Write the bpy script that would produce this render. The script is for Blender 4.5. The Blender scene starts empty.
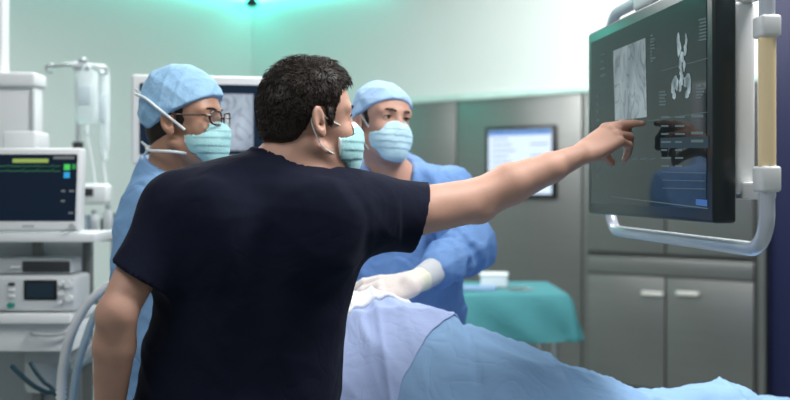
import bpy, bmesh, math, random
import numpy as np
from mathutils import Vector, Matrix

SC = bpy.context.scene
COL = SC.collection
rnd = random.Random(7)
CAMZ, HOR, FPX, CX = 1.47, 187.0, 1000.0, 395.0
V = lambda *a: np.array(a, dtype=float)

def P(px, py, Y):                       # a pixel of the photograph at a real distance Y -> point in the room
    return V((px - CX) / FPX * Y, Y, CAMZ - (py - HOR) / FPX * Y)

# ------------------------------------------------------------------ materials
def mat(name, col, rough=0.5, metal=0.0, spec=0.5, bump=None, bscale=40, bstr=0.15, bdist=0.004, var=0.0, vscale=8,
        emit=None, estr=1.0, sss=0.0, trans=0.0, coat=0.0, sheen=0.0, stretch=None, alpha=1.0, ior=1.45):
    m = bpy.data.materials.new(name); m.use_nodes = True
    nt = m.node_tree; b = nt.nodes['Principled BSDF']
    b.inputs['Base Color'].default_value = (*col, 1); b.inputs['Roughness'].default_value = rough
    b.inputs['Metallic'].default_value = metal; b.inputs['Specular IOR Level'].default_value = spec
    b.inputs['IOR'].default_value = ior
    if sss: 
        b.inputs['Subsurface Weight'].default_value = sss
        b.inputs['Subsurface Radius'].default_value = (0.012, 0.005, 0.003); b.inputs['Subsurface Scale'].default_value = 0.6
    if trans: b.inputs['Transmission Weight'].default_value = trans
    if coat: b.inputs['Coat Weight'].default_value = coat; b.inputs['Coat Roughness'].default_value = 0.03
    if sheen: b.inputs['Sheen Weight'].default_value = sheen; b.inputs['Sheen Roughness'].default_value = 0.5
    b.inputs['Alpha'].default_value = alpha
    if emit:
        b.inputs['Emission Color'].default_value = (*emit, 1); b.inputs['Emission Strength'].default_value = estr
    tc = None
    def coord(sc):
        nonlocal tc
        if tc is None: tc = nt.nodes.new('ShaderNodeTexCoord')
        mp = nt.nodes.new('ShaderNodeMapping'); nt.links.new(tc.outputs['Object'], mp.inputs['Vector'])
        mp.inputs['Scale'].default_value = stretch if stretch else (1, 1, 1)
        return mp.outputs['Vector']
    if bump:
        nz = nt.nodes.new('ShaderNodeTexNoise'); nz.inputs['Scale'].default_value = bscale; nz.inputs['Detail'].default_value = 5
        if bump == 'cloth': nz.inputs['Distortion'].default_value = 1.2
        nt.links.new(coord(1), nz.inputs['Vector'])
        bp = nt.nodes.new('ShaderNodeBump'); bp.inputs['Strength'].default_value = bstr; bp.inputs['Distance'].default_value = bdist
        hgt = nz.outputs['Fac']
        if bump == 'cloth':                    # crumpled: sharp creases where the noise crosses its middle
            s1 = nt.nodes.new('ShaderNodeMath'); s1.operation = 'SUBTRACT'; s1.inputs[1].default_value = 0.5
            s2 = nt.nodes.new('ShaderNodeMath'); s2.operation = 'ABSOLUTE'; s3 = nt.nodes.new('ShaderNodeMath'); s3.operation = 'POWER'; s3.inputs[1].default_value = 0.7
            nz.inputs['Detail'].default_value = 2.5
            nt.links.new(hgt, s1.inputs[0]); nt.links.new(s1.outputs[0], s2.inputs[0]); nt.links.new(s2.outputs[0], s3.inputs[0]); hgt = s3.outputs[0]
        nt.links.new(hgt, bp.inputs['Height']); nt.links.new(bp.outputs['Normal'], b.inputs['Normal'])
    if var:
        nz = nt.nodes.new('ShaderNodeTexNoise'); nz.inputs['Scale'].default_value = vscale; nz.inputs['Detail'].default_value = 4
        nt.links.new(coord(1), nz.inputs['Vector'])
        mx = nt.nodes.new('ShaderNodeMix'); mx.data_type = 'RGBA'
        mx.inputs[6].default_value = (*[c * (1 - var) for c in col], 1); mx.inputs[7].default_value = (*[min(1, c * (1 + var)) for c in col], 1)
        nt.links.new(nz.outputs['Fac'], mx.inputs['Factor']); nt.links.new(mx.outputs[2], b.inputs['Base Color'])
    return m

M = {}
M['wall'] = mat('painted wall', (0.66, 0.72, 0.70), 0.55, bump='n', bscale=60, bstr=0.05)
M['ceiling'] = mat('ceiling paint', (0.75, 0.78, 0.78), 0.7)
M['floor'] = mat('vinyl floor', (0.30, 0.33, 0.32), 0.35, var=0.12, vscale=3)
M['navy_wall'] = mat('navy wall panel', (0.002, 0.006, 0.05), 0.5)
M['steel'] = mat('brushed steel', (0.25, 0.254, 0.247), 0.38, 0.85, bump='n', bscale=30, bstr=0.04, stretch=(1, 1, 40), var=0.08, vscale=2)
M['steel_dark'] = mat('steel seam', (0.10, 0.105, 0.105), 0.5, 0.6)
M['glass_edge'] = mat('pale green glass edge', (0.52, 0.72, 0.66), 0.15, var=0.3, vscale=3)
M['handle'] = mat('pale metal handle', (0.80, 0.78, 0.74), 0.3, 0.4)
M['chrome'] = mat('chrome', (0.62, 0.64, 0.66), 0.18, 1.0)
M['white_plastic'] = mat('white plastic', (0.74, 0.76, 0.77), 0.35)
M['gray_plastic'] = mat('grey plastic', (0.42, 0.45, 0.47), 0.4)
M['dark_plastic'] = mat('dark plastic', (0.03, 0.033, 0.036), 0.35)
M['black'] = mat('black plastic', (0.008, 0.010, 0.011), 0.3)
M['bezel'] = mat('black screen bezel', (0.010, 0.017, 0.019), 0.28)
M['screen_glass'] = mat('screen glass', (0.006, 0.012, 0.014), 0.06, spec=0.42, emit=(0.022, 0.046, 0.052), estr=0.10, ior=1.4)
M['rail'] = mat('pale enamelled tube', (0.55, 0.60, 0.68), 0.22, 0.15, coat=0.4)
M['grip'] = mat('cream grip', (0.92, 0.73, 0.45), 0.5)
M['skin'] = mat('skin', (0.50, 0.288, 0.218), 0.58, sss=0.12, bump='n', bscale=220, bstr=0.12, bdist=0.002, var=0.14, vscale=22)
M['skin_tan'] = mat('olive skin', (0.42, 0.23, 0.155), 0.45, sss=0.1, bump='n', bscale=220, bstr=0.12, bdist=0.002, var=0.12, vscale=25)
M['hair'] = mat('dark brown hair', (0.018, 0.012, 0.009), 0.5, spec=0.35, var=0.5, vscale=90)
M['eye'] = mat('eye white', (0.50, 0.46, 0.44), 0.1)
M['iris'] = mat('iris', (0.06, 0.035, 0.02), 0.1)
M['navy_cloth'] = mat('navy scrub cotton', (0.0065, 0.0085, 0.0215), 0.85, bump='cloth', bscale=7, bstr=0.26, bdist=0.012, sheen=0.02, spec=0.12)
M['gown'] = mat('blue surgical gown', (0.15, 0.295, 0.60), 0.62, bump='cloth', bscale=10, bstr=0.42, bdist=0.014, var=0.10, vscale=6, spec=0.3)
M['gown_lit'] = mat('more lit blue gown', (0.22, 0.40, 0.68), 0.62, bump='cloth', bscale=10, bstr=0.42, bdist=0.014, var=0.10, vscale=6, spec=0.3)  # same gown cloth, with the stronger light on it put into the base colour
M['undershirt'] = mat('navy undershirt', (0.02, 0.05, 0.14), 0.8)
M['cap'] = mat('light blue cap fabric', (0.30, 0.52, 0.76), 0.75, bump='cloth', bscale=22, bstr=0.32, bdist=0.010, var=0.15, vscale=40)
M['cap_deep'] = mat('blue cap fabric', (0.38, 0.57, 0.82), 0.75, bump='cloth', bscale=22, bstr=0.32, bdist=0.010, var=0.12, vscale=40)
M['mask'] = mat('pale teal mask', (0.36, 0.66, 0.70), 0.7, bump='cloth', bscale=50, bstr=0.2, bdist=0.006)
M['mask_blue'] = mat('pale blue mask', (0.50, 0.74, 0.86), 0.7, bump='cloth', bscale=50, bstr=0.2, bdist=0.006)
M['mask_white'] = mat('white mask trim', (0.80, 0.86, 0.87), 0.7)
M['glove'] = mat('white latex glove', (0.80, 0.72, 0.68), 0.45, bump='cloth', bscale=60, bstr=0.3, bdist=0.004)
M['glove_cuff'] = mat('cream glove cuff', (0.78, 0.80, 0.66), 0.55, bump='cloth', bscale=50, bstr=0.3, bdist=0.004)
M['knit'] = mat('grey knit cuff', (0.55, 0.58, 0.62), 0.9, bump='n', bscale=200, bstr=0.4)
M['drape'] = mat('blue surgical drape', (0.27, 0.445, 0.70), 0.75, bump='cloth', bscale=7, bstr=0.5, bdist=0.012, var=0.08, vscale=5, spec=0.2)
M['drape_lilac'] = mat('lilac blue drape', (0.42, 0.52, 0.82), 0.75, bump='cloth', bscale=7, bstr=0.5, bdist=0.010, var=0.05, vscale=6, spec=0.2)
M['drape_white'] = mat('white drape', (0.84, 0.87, 0.93), 0.8, bump='cloth', bscale=14, bstr=0.3, bdist=0.010, spec=0.2)
M['teal_cloth'] = mat('teal sterile cloth', (0.065, 0.27, 0.30), 0.8, bump='cloth', bscale=10, bstr=0.4, bdist=0.012, var=0.08, vscale=6)
M['hose'] = mat('white corrugated hose', (0.86, 0.89, 0.92), 0.4)
M['hose_teal'] = mat('teal hose', (0.012, 0.05, 0.075), 0.4)
M['bag'] = mat('clear drip bag', (0.86, 0.93, 0.95), 0.15, trans=0.35, alpha=0.8)
M['fluid'] = mat('drip fluid', (0.72, 0.84, 0.88), 0.1, trans=0.5)
M['rubber'] = mat('black rubber', (0.015, 0.015, 0.016), 0.7)
M['lens'] = mat('spectacle lens', (0.75, 0.8, 0.82), 0.03, trans=0.9, alpha=0.35)
M['frame'] = mat('dark brown spectacle frame', (0.03, 0.012, 0.010), 0.25)
M['shoe'] = mat('white clog', (0.6, 0.62, 0.62), 0.5)
M['trouser'] = M['navy_cloth']

def emis(name, col, s):
    m = bpy.data.materials.new(name); m.use_nodes = True; nt = m.node_tree
    nt.nodes.remove(nt.nodes['Principled BSDF'])
    e = nt.nodes.new('ShaderNodeEmission'); e.inputs[0].default_value = (*col, 1); e.inputs[1].default_value = s
    nt.links.new(e.outputs[0], nt.nodes['Material Output'].inputs[0]); return m

def emis_image(name, dark, light, s, scale, wave=True, stretch=(1, 1, 1), lo=0.35, hi=0.7, rot=(0, 0, 0)):
    """a picture shown by a lit screen: bright cloudy ground crossed by dark branching vessels"""
    m = emis(name, light, s); nt = m.node_tree; e = [n for n in nt.nodes if n.type == 'EMISSION'][0]
    tc = nt.nodes.new('ShaderNodeTexCoord'); mp = nt.nodes.new('ShaderNodeMapping')
    mp.inputs['Scale'].default_value = stretch; mp.inputs['Rotation'].default_value = rot
    nt.links.new(tc.outputs['Object'], mp.inputs['Vector'])
    nz = nt.nodes.new('ShaderNodeTexNoise'); nz.inputs['Scale'].default_value = scale; nz.inputs['Detail'].default_value = 6
    nt.links.new(mp.outputs['Vector'], nz.inputs['Vector'])
    cr = nt.nodes.new('ShaderNodeValToRGB'); cr.color_ramp.elements[0].position = lo; cr.color_ramp.elements[1].position = hi
    cr.color_ramp.elements[0].color = (*dark, 1); cr.color_ramp.elements[1].color = (*light, 1)
    nt.links.new(nz.outputs['Fac'], cr.inputs['Fac'])
    out = cr.outputs['Color']
    if wave:
        vo = nt.nodes.new('ShaderNodeTexNoise'); vo.inputs['Scale'].default_value = scale * 1.3; vo.inputs['Distortion'].default_value = 1.5
        nt.links.new(mp.outputs['Vector'], vo.inputs['Vector'])
        sb = nt.nodes.new('ShaderNodeMath'); sb.operation = 'SUBTRACT'; sb.inputs[1].default_value = 0.5
        ab = nt.nodes.new('ShaderNodeMath'); ab.operation = 'ABSOLUTE'
        nt.links.new(vo.outputs['Fac'], sb.inputs[0]); nt.links.new(sb.outputs[0], ab.inputs[0])
        c2 = nt.nodes.new('ShaderNodeValToRGB'); c2.color_ramp.elements[0].position = 0.0; c2.color_ramp.elements[1].position = 0.035
        c2.color_ramp.elements[0].color = (0.66, 0.66, 0.68, 1); c2.color_ramp.elements[1].color = (1, 1, 1, 1)
        nt.links.new(ab.outputs[0], c2.inputs['Fac'])
        mx = nt.nodes.new('ShaderNodeMix'); mx.data_type = 'RGBA'; mx.blend_type = 'MULTIPLY'; mx.inputs['Factor'].default_value = 1
        nt.links.new(out, mx.inputs[6]); nt.links.new(c2.outputs['Color'], mx.inputs[7]); out = mx.outputs[2]
    nt.links.new(out, e.inputs[0]); return m

# ------------------------------------------------------------------ scene tree helpers
def tag(o, label=None, cat=None, group=None, kind=None):
    if label: o['label'] = label
    if cat: o['category'] = cat
    if group: o['group'] = group
    if kind: o['kind'] = kind
    return o

def empty(name, loc, label, cat, group=None):
    o = bpy.data.objects.new(name, None); COL.objects.link(o); o.location = [float(v) for v in loc]
    o.empty_display_size = 0.1
    return tag(o, label, cat, group)

def link_mesh(name, me, mats, parent=None, smooth=True, kind=None, label=None):
    for m in (mats if isinstance(mats, (list, tuple)) else [mats]): me.materials.append(m)
    if smooth:
        me.polygons.foreach_set('use_smooth', [True] * len(me.polygons))
    o = bpy.data.objects.new(name, me); COL.objects.link(o)
    if parent is not None:
        o.parent = parent
        off = Vector((0, 0, 0)); q = parent
        while q is not None:
            off += q.location; q = q.parent
        me.transform(Matrix.Translation(-off))
    if kind: o['kind'] = kind
    if label: o['label'] = label
    return o

class MB:
    """collects shapes into one bmesh; all coordinates are in the room (optionally through a frame)"""
    def __init__(s, fr=None): s.bm = bmesh.new(); s.fr = fr; s.mi = 0
    def T(s, p):
        p = np.asarray(p, float)
        if s.fr is None: return p
        o, ax, ay, az = s.fr
        return o + ax * p[0] + ay * p[1] + az * p[2]
    def _merge(s, b2):
        me = bpy.data.meshes.new('t'); b2.to_mesh(me); b2.free(); n0 = len(s.bm.faces)
        s.bm.from_mesh(me); bpy.data.meshes.remove(me); s.bm.faces.ensure_lookup_table()
        for f in s.bm.faces[n0:]: f.material_index = s.mi
    def box(s, lo, hi, bev=0.0, seg=2, skew=None):
        b = bmesh.new(); bmesh.ops.create_cube(b, size=1)
        lo = np.asarray(lo, float); hi = np.asarray(hi, float)
        for v in b.verts:
            c = (np.array(v.co) + 0.5); v.co = Vector(lo + c * (hi - lo))
        if bev: bmesh.ops.bevel(b, geom=list(b.edges), offset=bev, segments=seg, profile=0.5, affect='EDGES')
        for v in b.verts: v.co = Vector(s.T(v.co))
        bmesh.ops.recalc_face_normals(b, faces=b.faces)
        s._merge(b); return s
    def prism(s, pts, ext, bev=0.0, seg=2):
        """polygon (3d points in frame) extruded by vector ext"""
        b = bmesh.new(); ext = np.asarray(ext, float)
        a = [b.verts.new(p) for p in pts]; c = [b.verts.new(np.asarray(p, float) + ext) for p in pts]
        b.faces.new(a); b.faces.new(c[::-1]); n = len(a)
        for i in range(n): b.faces.new((a[i], c[i], c[(i + 1) % n], a[(i + 1) % n]))
        bmesh.ops.recalc_face_normals(b, faces=b.faces)
        if bev: bmesh.ops.bevel(b, geom=list(b.edges), offset=bev, segments=seg, profile=0.5, affect='EDGES')
        for v in b.verts: v.co = Vector(s.T(v.co))
        bmesh.ops.recalc_face_normals(b, faces=b.faces)
        s._merge(b); return s
    def tube(s, pts, r, n=10, sm=0, closed=False, flat=None):
        pts = [s.T(p) for p in pts]
        if sm: pts = catmull(pts, sm, closed)
        rr = r if hasattr(r, '__len__') else [r] * len(pts)
        if len(rr) != len(pts): rr = np.interp(np.linspace(0, 1, len(pts)), np.linspace(0, 1, len(rr)), rr)
        b = bmesh.new(); rings = []; N = len(pts); up = None
        for i, p in enumerate(pts):
            if closed: t = pts[(i + 1) % N] - pts[i - 1]
            else: t = pts[min(i + 1, N - 1)] - pts[max(i - 1, 0)]
            t = t / (np.linalg.norm(t) + 1e-9)
            if up is None:
                up = V(0, 0, 1) if abs(t[2]) < 0.9 else V(1, 0, 0)
                up = up - t * (up @ t); up /= np.linalg.norm(up)
            else:
                up = up - t * (up @ t); up /= (np.linalg.norm(up) + 1e-9)
            sd = np.cross(t, up); f = flat or 1.0
            rings.append([b.verts.new(p + rr[i] * (math.cos(a) * up * f + math.sin(a) * sd)) for a in np.linspace(0, 2 * math.pi, n, endpoint=False)])
        for i in range(N if closed else N - 1):
            A, B = rings[i], rings[(i + 1) % N]
            for j in range(n): b.faces.new((A[j], A[(j + 1) % n], B[(j + 1) % n], B[j]))
        if not closed: b.faces.new(rings[0][::-1]); b.faces.new(rings[-1])
        bmesh.ops.recalc_face_normals(b, faces=b.faces)
        s._merge(b); return s
    def cyl(s, a, b, r, n=20, r2=None): return s.tube([a, b], [r, r if r2 is None else r2], n)
    def lathe(s, base, prof, n=24, axis=None):
        """prof: (radius, height) pairs about the vertical through base"""
        b = bmesh.new(); rings = []; base = np.asarray(base, float)
        for r, h in prof:
            rings.append([b.verts.new(s.T(base + V(r * math.cos(a), r * math.sin(a), h))) for a in np.linspace(0, 2 * math.pi, n, endpoint=False)])
        for i in range(len(rings) - 1):
            for j in range(n): b.faces.new((rings[i][j], rings[i][(j + 1) % n], rings[i + 1][(j + 1) % n], rings[i + 1][j]))
        b.faces.new(rings[0][::-1]); b.faces.new(rings[-1])
        bmesh.ops.recalc_face_normals(b, faces=b.faces); s._merge(b); return s
    def ball(s, c, r, n=16):
        b = bmesh.new(); bmesh.ops.create_uvsphere(b, u_segments=n, v_segments=n // 2, radius=1)
        r = np.asarray(r if hasattr(r, '__len__') else (r, r, r), float)
        for v in b.verts: v.co = Vector(s.T(np.asarray(c, float) + np.array(v.co) * r))
        s._merge(b); return s
    def build(s, name, mats, parent=None, smooth=None, **k):
        me = bpy.data.meshes.new(name); s.bm.to_mesh(me); s.bm.free()
        o = link_mesh(name, me, mats, parent, smooth=True, **k)
        if smooth is None:
            try: me.set_sharp_from_angle(angle=math.radians(35))
            except Exception: pass
        return o

def catmull(pts, n, closed=False):
    pts = [np.asarray(p, float) for p in pts]; out = []; N = len(pts)
    segs = N if closed else N - 1
    for i in range(segs):
        if closed: p0, p1, p2, p3 = pts[i - 1], pts[i], pts[(i + 1) % N], pts[(i + 2) % N]
        else: p0, p1, p2, p3 = pts[max(i - 1, 0)], pts[i], pts[i + 1], pts[min(i + 2, N - 1)]
        for t in np.linspace(0, 1, n, endpoint=False):
            out.append(0.5 * (2 * p1 + (p2 - p0) * t + (2 * p0 - 5 * p1 + 4 * p2 - p3) * t * t + (3 * p1 - p0 - 3 * p2 + p3) * t ** 3))
    if not closed: out.append(pts[-1])
    return out

def rotz(deg):
    a = math.radians(deg); return V(math.cos(a), math.sin(a), 0), V(-math.sin(a), math.cos(a), 0)
def frame(o, deg=0):
    x, y = rotz(deg); return (np.asarray(o, float), x, y, V(0, 0, 1))

# ------------------------------------------------------------------ implicit bodies (smooth unions meshed by surface nets)
def axis(lo, hi, h, fine=()):
    out = [lo]; 
    while out[-1] < hi:
        st = h
        for a, b, hh in fine:
            if a <= out[-1] < b: st = min(st, hh)
        out.append(out[-1] + st)
    return np.array(out, np.float32)

class SDF:
    def __init__(s, xs, ys, zs):
        s.ax = (xs, ys, zs); s.F = np.full((len(xs), len(ys), len(zs)), 0.5, np.float32)
    def _sl(s, lo, hi):
        sl = []
        for i in range(3):
            a = max(int(np.searchsorted(s.ax[i], lo[i])) - 1, 0); b = min(int(np.searchsorted(s.ax[i], hi[i])) + 1, len(s.ax[i]))
            sl.append(slice(a, max(b, a)))
        return tuple(sl)
    def co(s, sl):
        return (s.ax[0][sl[0]][:, None, None], s.ax[1][sl[1]][None, :, None], s.ax[2][sl[2]][None, None, :])
    def _op(s, lo, hi, k, fn, op):
        m = k + 0.02
        sl = s._sl(np.asarray(lo) - m, np.asarray(hi) + m)
        if any(q.stop - q.start <= 0 for q in sl): return
        X, Y, Z = s.co(sl); d = fn(X, Y, Z).astype(np.float32); a = s.F[sl]
        if op == 'u':
            if k > 0:
                h = np.maximum(k - np.abs(a - d), 0) / k; s.F[sl] = np.minimum(a, d) - h * h * k * 0.25
            else: s.F[sl] = np.minimum(a, d)
        else:
            d = -d
            if k > 0:
                h = np.maximum(k - np.abs(a - d), 0) / k; s.F[sl] = np.maximum(a, d) + h * h * k * 0.25
            else: s.F[sl] = np.maximum(a, d)
    def cone(s, a, b, ra, rb, k=0.0, op='u', flat=None):
        a = np.asarray(a, float); b = np.asarray(b, float); ba = b - a; l2 = ba @ ba + 1e-12; R = max(ra, rb)
        if flat is not None: fd, fs = np.asarray(flat[0], float), flat[1]; fd = fd / np.linalg.norm(fd); R = R * max(1, fs)
        def fn(X, Y, Z):
            px, py, pz = X - a[0], Y - a[1], Z - a[2]
            t = np.clip((px * ba[0] + py * ba[1] + pz * ba[2]) / l2, 0, 1)
            qx, qy, qz = px - t * ba[0], py - t * ba[1], pz - t * ba[2]
            d2 = qx * qx + qy * qy + qz * qz
            if flat is not None:
                c = qx * fd[0] + qy * fd[1] + qz * fd[2]; d2 = d2 + c * c * (1 / fs ** 2 - 1)
            return np.sqrt(d2) - (ra + t * (rb - ra))
        s._op(np.minimum(a, b) - R, np.maximum(a, b) + R, k, fn, op)
    def chain(s, pts, rs, k=0.0, op='u', flat=None):
        for i in range(len(pts) - 1): s.cone(pts[i], pts[i + 1], rs[i], rs[i + 1], k if i == 0 else max(k, 0.004), op, flat)
    def ell(s, c, r, R=None, k=0.0, op='u'):
        c = np.asarray(c, float); r = np.asarray(r, float); R = np.eye(3) if R is None else R
        def fn(X, Y, Z):
            px, py, pz = X - c[0], Y - c[1], Z - c[2]
            k0 = 0; k1 = 0
            for i in range(3):
                q = px * R[0, i] + py * R[1, i] + pz * R[2, i]
                k0 = k0 + (q / r[i]) ** 2; k1 = k1 + (q / r[i] ** 2) ** 2
            k0 = np.sqrt(k0); k1 = np.sqrt(k1) + 1e-6
            return k0 * (k0 - 1) / k1
        s._op(c - r.max(), c + r.max(), k, fn, op)
    def loft(s, keys, k=0.0, p=2.4, op='u'):
        """stack of ellipses: (z, cx, cy, half width, half depth, yaw deg)"""
        K = np.array(sorted(keys)); R = max(K[:, 3].max(), K[:, 4].max())
        lo = (K[:, 1].min() - R, K[:, 2].min() - R, K[0, 0]); hi = (K[:, 1].max() + R, K[:, 2].max() + R, K[-1, 0])
        def ev(zz, i):
            # smooth (monotone-ish) interpolation
            z = np.interp(zz, K[:, 0], np.arange(len(K))); i0 = np.clip(z.astype(int), 0, len(K) - 2); t = z - i0
            a, b = K[i0, i], K[i0 + 1, i]; m0 = (K[np.minimum(i0 + 1, len(K) - 1), i] - K[np.maximum(i0 - 1, 0), i]) / 2
            m1 = (K[np.minimum(i0 + 2, len(K) - 1), i] - K[i0, i]) / 2
            return (2*t**3-3*t**2+1)*a + (t**3-2*t**2+t)*m0 + (-2*t**3+3*t**2)*b + (t**3-t**2)*m1
        def fn(X, Y, Z):
            z1 = Z.reshape(-1); cx, cy, a, b, yw = [ev(z1, i)[None, None, :] for i in range(1, 6)]
            a = np.maximum(a, 0.01); b = np.maximum(b, 0.01)
            cs, sn = np.cos(np.radians(yw)), np.sin(np.radians(yw)); x = X - cx; y = Y - cy
            u = np.abs(x * cs + y * sn) / a; v = np.abs(-x * sn + y * cs) / b
            d = ((u ** p + v ** p) ** (1 / p) - 1) * np.minimum(a, b)
            dz = np.maximum(K[0, 0] - z1, z1 - K[-1, 0])[None, None, :]
            return np.maximum(d, dz)
        s._op(lo, hi, k, fn, op)
    def half(s, n, d, k=0.0):
        """keep the side n.p < d"""
        n = np.asarray(n, float); sl = (slice(None),) * 3; X, Y, Z = s.co(sl)
        q = (n[0] * X + n[1] * Y + n[2] * Z - d).astype(np.float32)
        if k: h = np.maximum(k - np.abs(s.F - q), 0) / k; s.F = np.maximum(s.F, q) + h * h * k * 0.25
        else: s.F = np.maximum(s.F, q)
    def warp(s, fn, band=0.03):
        I = np.nonzero(np.abs(s.F) < band)
        if len(I[0]) == 0: return
        p = np.stack([s.ax[i][I[i]] for i in range(3)], 1).astype(float)
        s.F[I] += fn(p).astype(np.float32)
    def minus(s, G, off=0.0): s.F = np.maximum(s.F, -(G.F - off))
    def mesh(s, name, smooth=1, keep=None):
        F = s.F; S = F < 0; nx, ny, nz = F.shape
        S[0] = S[-1] = False; S[:, 0] = S[:, -1] = False; S[:, :, 0] = S[:, :, -1] = False
        allc = np.ones((nx - 1, ny - 1, nz - 1), bool); anyc = np.zeros_like(allc)
        for i in (0, 1):
            for j in (0, 1):
                for k in (0, 1):
                    q = S[i:nx - 1 + i, j:ny - 1 + j, k:nz - 1 + k]; allc &= q; anyc |= q
        act = anyc & ~allc; idx = np.argwhere(act); N = len(idx)
        cid = np.full(act.shape, -1, np.int32); cid[act] = np.arange(N)
        corner = {}
        for i in (0, 1):
            for j in (0, 1):
                for k in (0, 1): corner[(i, j, k)] = F[idx[:, 0] + i, idx[:, 1] + j, idx[:, 2] + k]
        acc = np.zeros((N, 3)); cnt = np.zeros(N)
        for axn in range(3):
            for o1 in (0, 1):
                for o2 in (0, 1):
                    c0 = [o1, o2]; c0.insert(axn, 0); c1 = [o1, o2]; c1.insert(axn, 1)
                    a, b = corner[tuple(c0)], corner[tuple(c1)]; m = (a < 0) != (b < 0)
                    t = np.where(m, a / np.where(m, a - b, 1), 0); pos = np.zeros((N, 3)); 
                    for q in range(3): pos[:, q] = c0[q]
                    pos[:, axn] = t; acc[m] += pos[m]; cnt += m
        acc /= np.maximum(cnt, 1)[:, None]
        co = np.zeros((N, 3))
        for q in range(3):
            A = s.ax[q].astype(float); i0 = idx[:, q]; co[:, q] = A[i0] + acc[:, q] * (A[i0 + 1] - A[i0])
        quads = []
        for axn in range(3):
            sl0 = [slice(None)] * 3; sl1 = [slice(None)] * 3; sl0[axn] = slice(0, -1); sl1[axn] = slice(1, None)
            A, B = S[tuple(sl0)], S[tuple(sl1)]; E = np.argwhere(A != B)
            o = [q for q in range(3) if q != axn]
            ok = (E[:, o[0]] > 0) & (E[:, o[1]] > 0) & (E[:, o[0]] < F.shape[o[0]] - 1) & (E[:, o[1]] < F.shape[o[1]] - 1); E = E[ok]
            ins = A[E[:, 0], E[:, 1], E[:, 2]]
            def g(d0, d1):
                e = E.copy(); e[:, o[0]] -= d0; e[:, o[1]] -= d1; return cid[e[:, 0], e[:, 1], e[:, 2]]
            Q = np.stack([g(1, 1), g(0, 1), g(0, 0), g(1, 0)], 1)
            flip = ins if axn != 1 else ~ins
            Q[~flip] = Q[~flip][:, ::-1]; quads.append(Q)
        Q = np.concatenate(quads); Q = Q[(Q >= 0).all(1)]
        E = np.concatenate([Q[:, [0, 1]], Q[:, [1, 2]], Q[:, [2, 3]], Q[:, [3, 0]]])
        for it in range(smooth):
            for lam in (0.5, -0.45):
                sm = np.zeros_like(co); ct = np.zeros(N)
                for q in range(3):
                    sm[:, q] = np.bincount(E[:, 0], co[E[:, 1], q], N) + np.bincount(E[:, 1], co[E[:, 0], q], N)
                ct = np.bincount(E[:, 0], minlength=N) + np.bincount(E[:, 1], minlength=N)
                co = co + lam * (sm / np.maximum(ct, 1)[:, None] - co)
        me = bpy.data.meshes.new(name)
        me.vertices.add(N); me.vertices.foreach_set('co', co.astype(np.float32).ravel())
        me.loops.add(len(Q) * 4); me.loops.foreach_set('vertex_index', Q.astype(np.int32).ravel())
        me.polygons.add(len(Q)); me.polygons.foreach_set('loop_start', np.arange(0, len(Q) * 4, 4, dtype=np.int32))
        me.polygons.foreach_set('loop_total', np.full(len(Q), 4, np.int32))
        me.update(calc_edges=True); me.validate()
        return me, co, Q

class Waves:
    """smooth random folds: ridged sums of sine waves; dirs favours fold directions"""
    def __init__(s, seed, n, fmin, fmax, squash=(1, 1, 1)):
        r = np.random.RandomState(seed); d = r.normal(size=(n, 3)) * np.array(squash); d /= np.linalg.norm(d, axis=1)[:, None]
        s.k = d * r.uniform(fmin, fmax, n)[:, None] * 2 * math.pi; s.ph = r.uniform(0, 6.28, n)
    def __call__(s, p): return np.sin(p @ s.k.T + s.ph).mean(1)
    def crease(s, p, amt=.03, pw=2.5):
        q = p + amt * np.stack([np.sin(p @ V(9, 4, 7) + 1), np.sin(p @ V(-5, 8, 6) + 2), np.sin(p @ V(6, -7, 5))], 1)
        return ((1 - np.abs(np.sin(q @ s.k.T * 0.5 + s.ph))) ** pw).mean(1)
    def ridged(s, p, w=None):
        q = p if w is None else p + w
        return (1 - 2 * np.abs(np.sin(q @ s.k.T * 0.5 + s.ph))).mean(1)
# ------------------------------------------------------------------ heads, hands
def head_frame(c, yaw, pitch=0, roll=0, sx=1.0):
    """yaw: facing direction angle from +X towards +Y; returns (R, c), columns forward, left, up"""
    m = Matrix.Rotation(math.radians(yaw), 3, 'Z') @ Matrix.Rotation(math.radians(-pitch), 3, 'Y') @ Matrix.Rotation(math.radians(roll), 3, 'X')
    return np.array(m), np.asarray(c, float), sx

def head_tools(f, H, g=0.0):
    R, c, sx = H; sv = V(sx, 1, 1)
    tl = lambda *p: c + R @ (V(*p) * sv)
    E = lambda p, r, k=0.015, op='u': f.ell(tl(*p), np.array(r) * sv + g, R, k, op)
    C = lambda a, b, ra, rb, k=0.01, op='u', flat=None: f.cone(tl(*a), tl(*b), ra + g, rb + g, k, op, None if flat is None else (R @ V(*flat[0]), flat[1]))
    return tl, E, C

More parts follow.
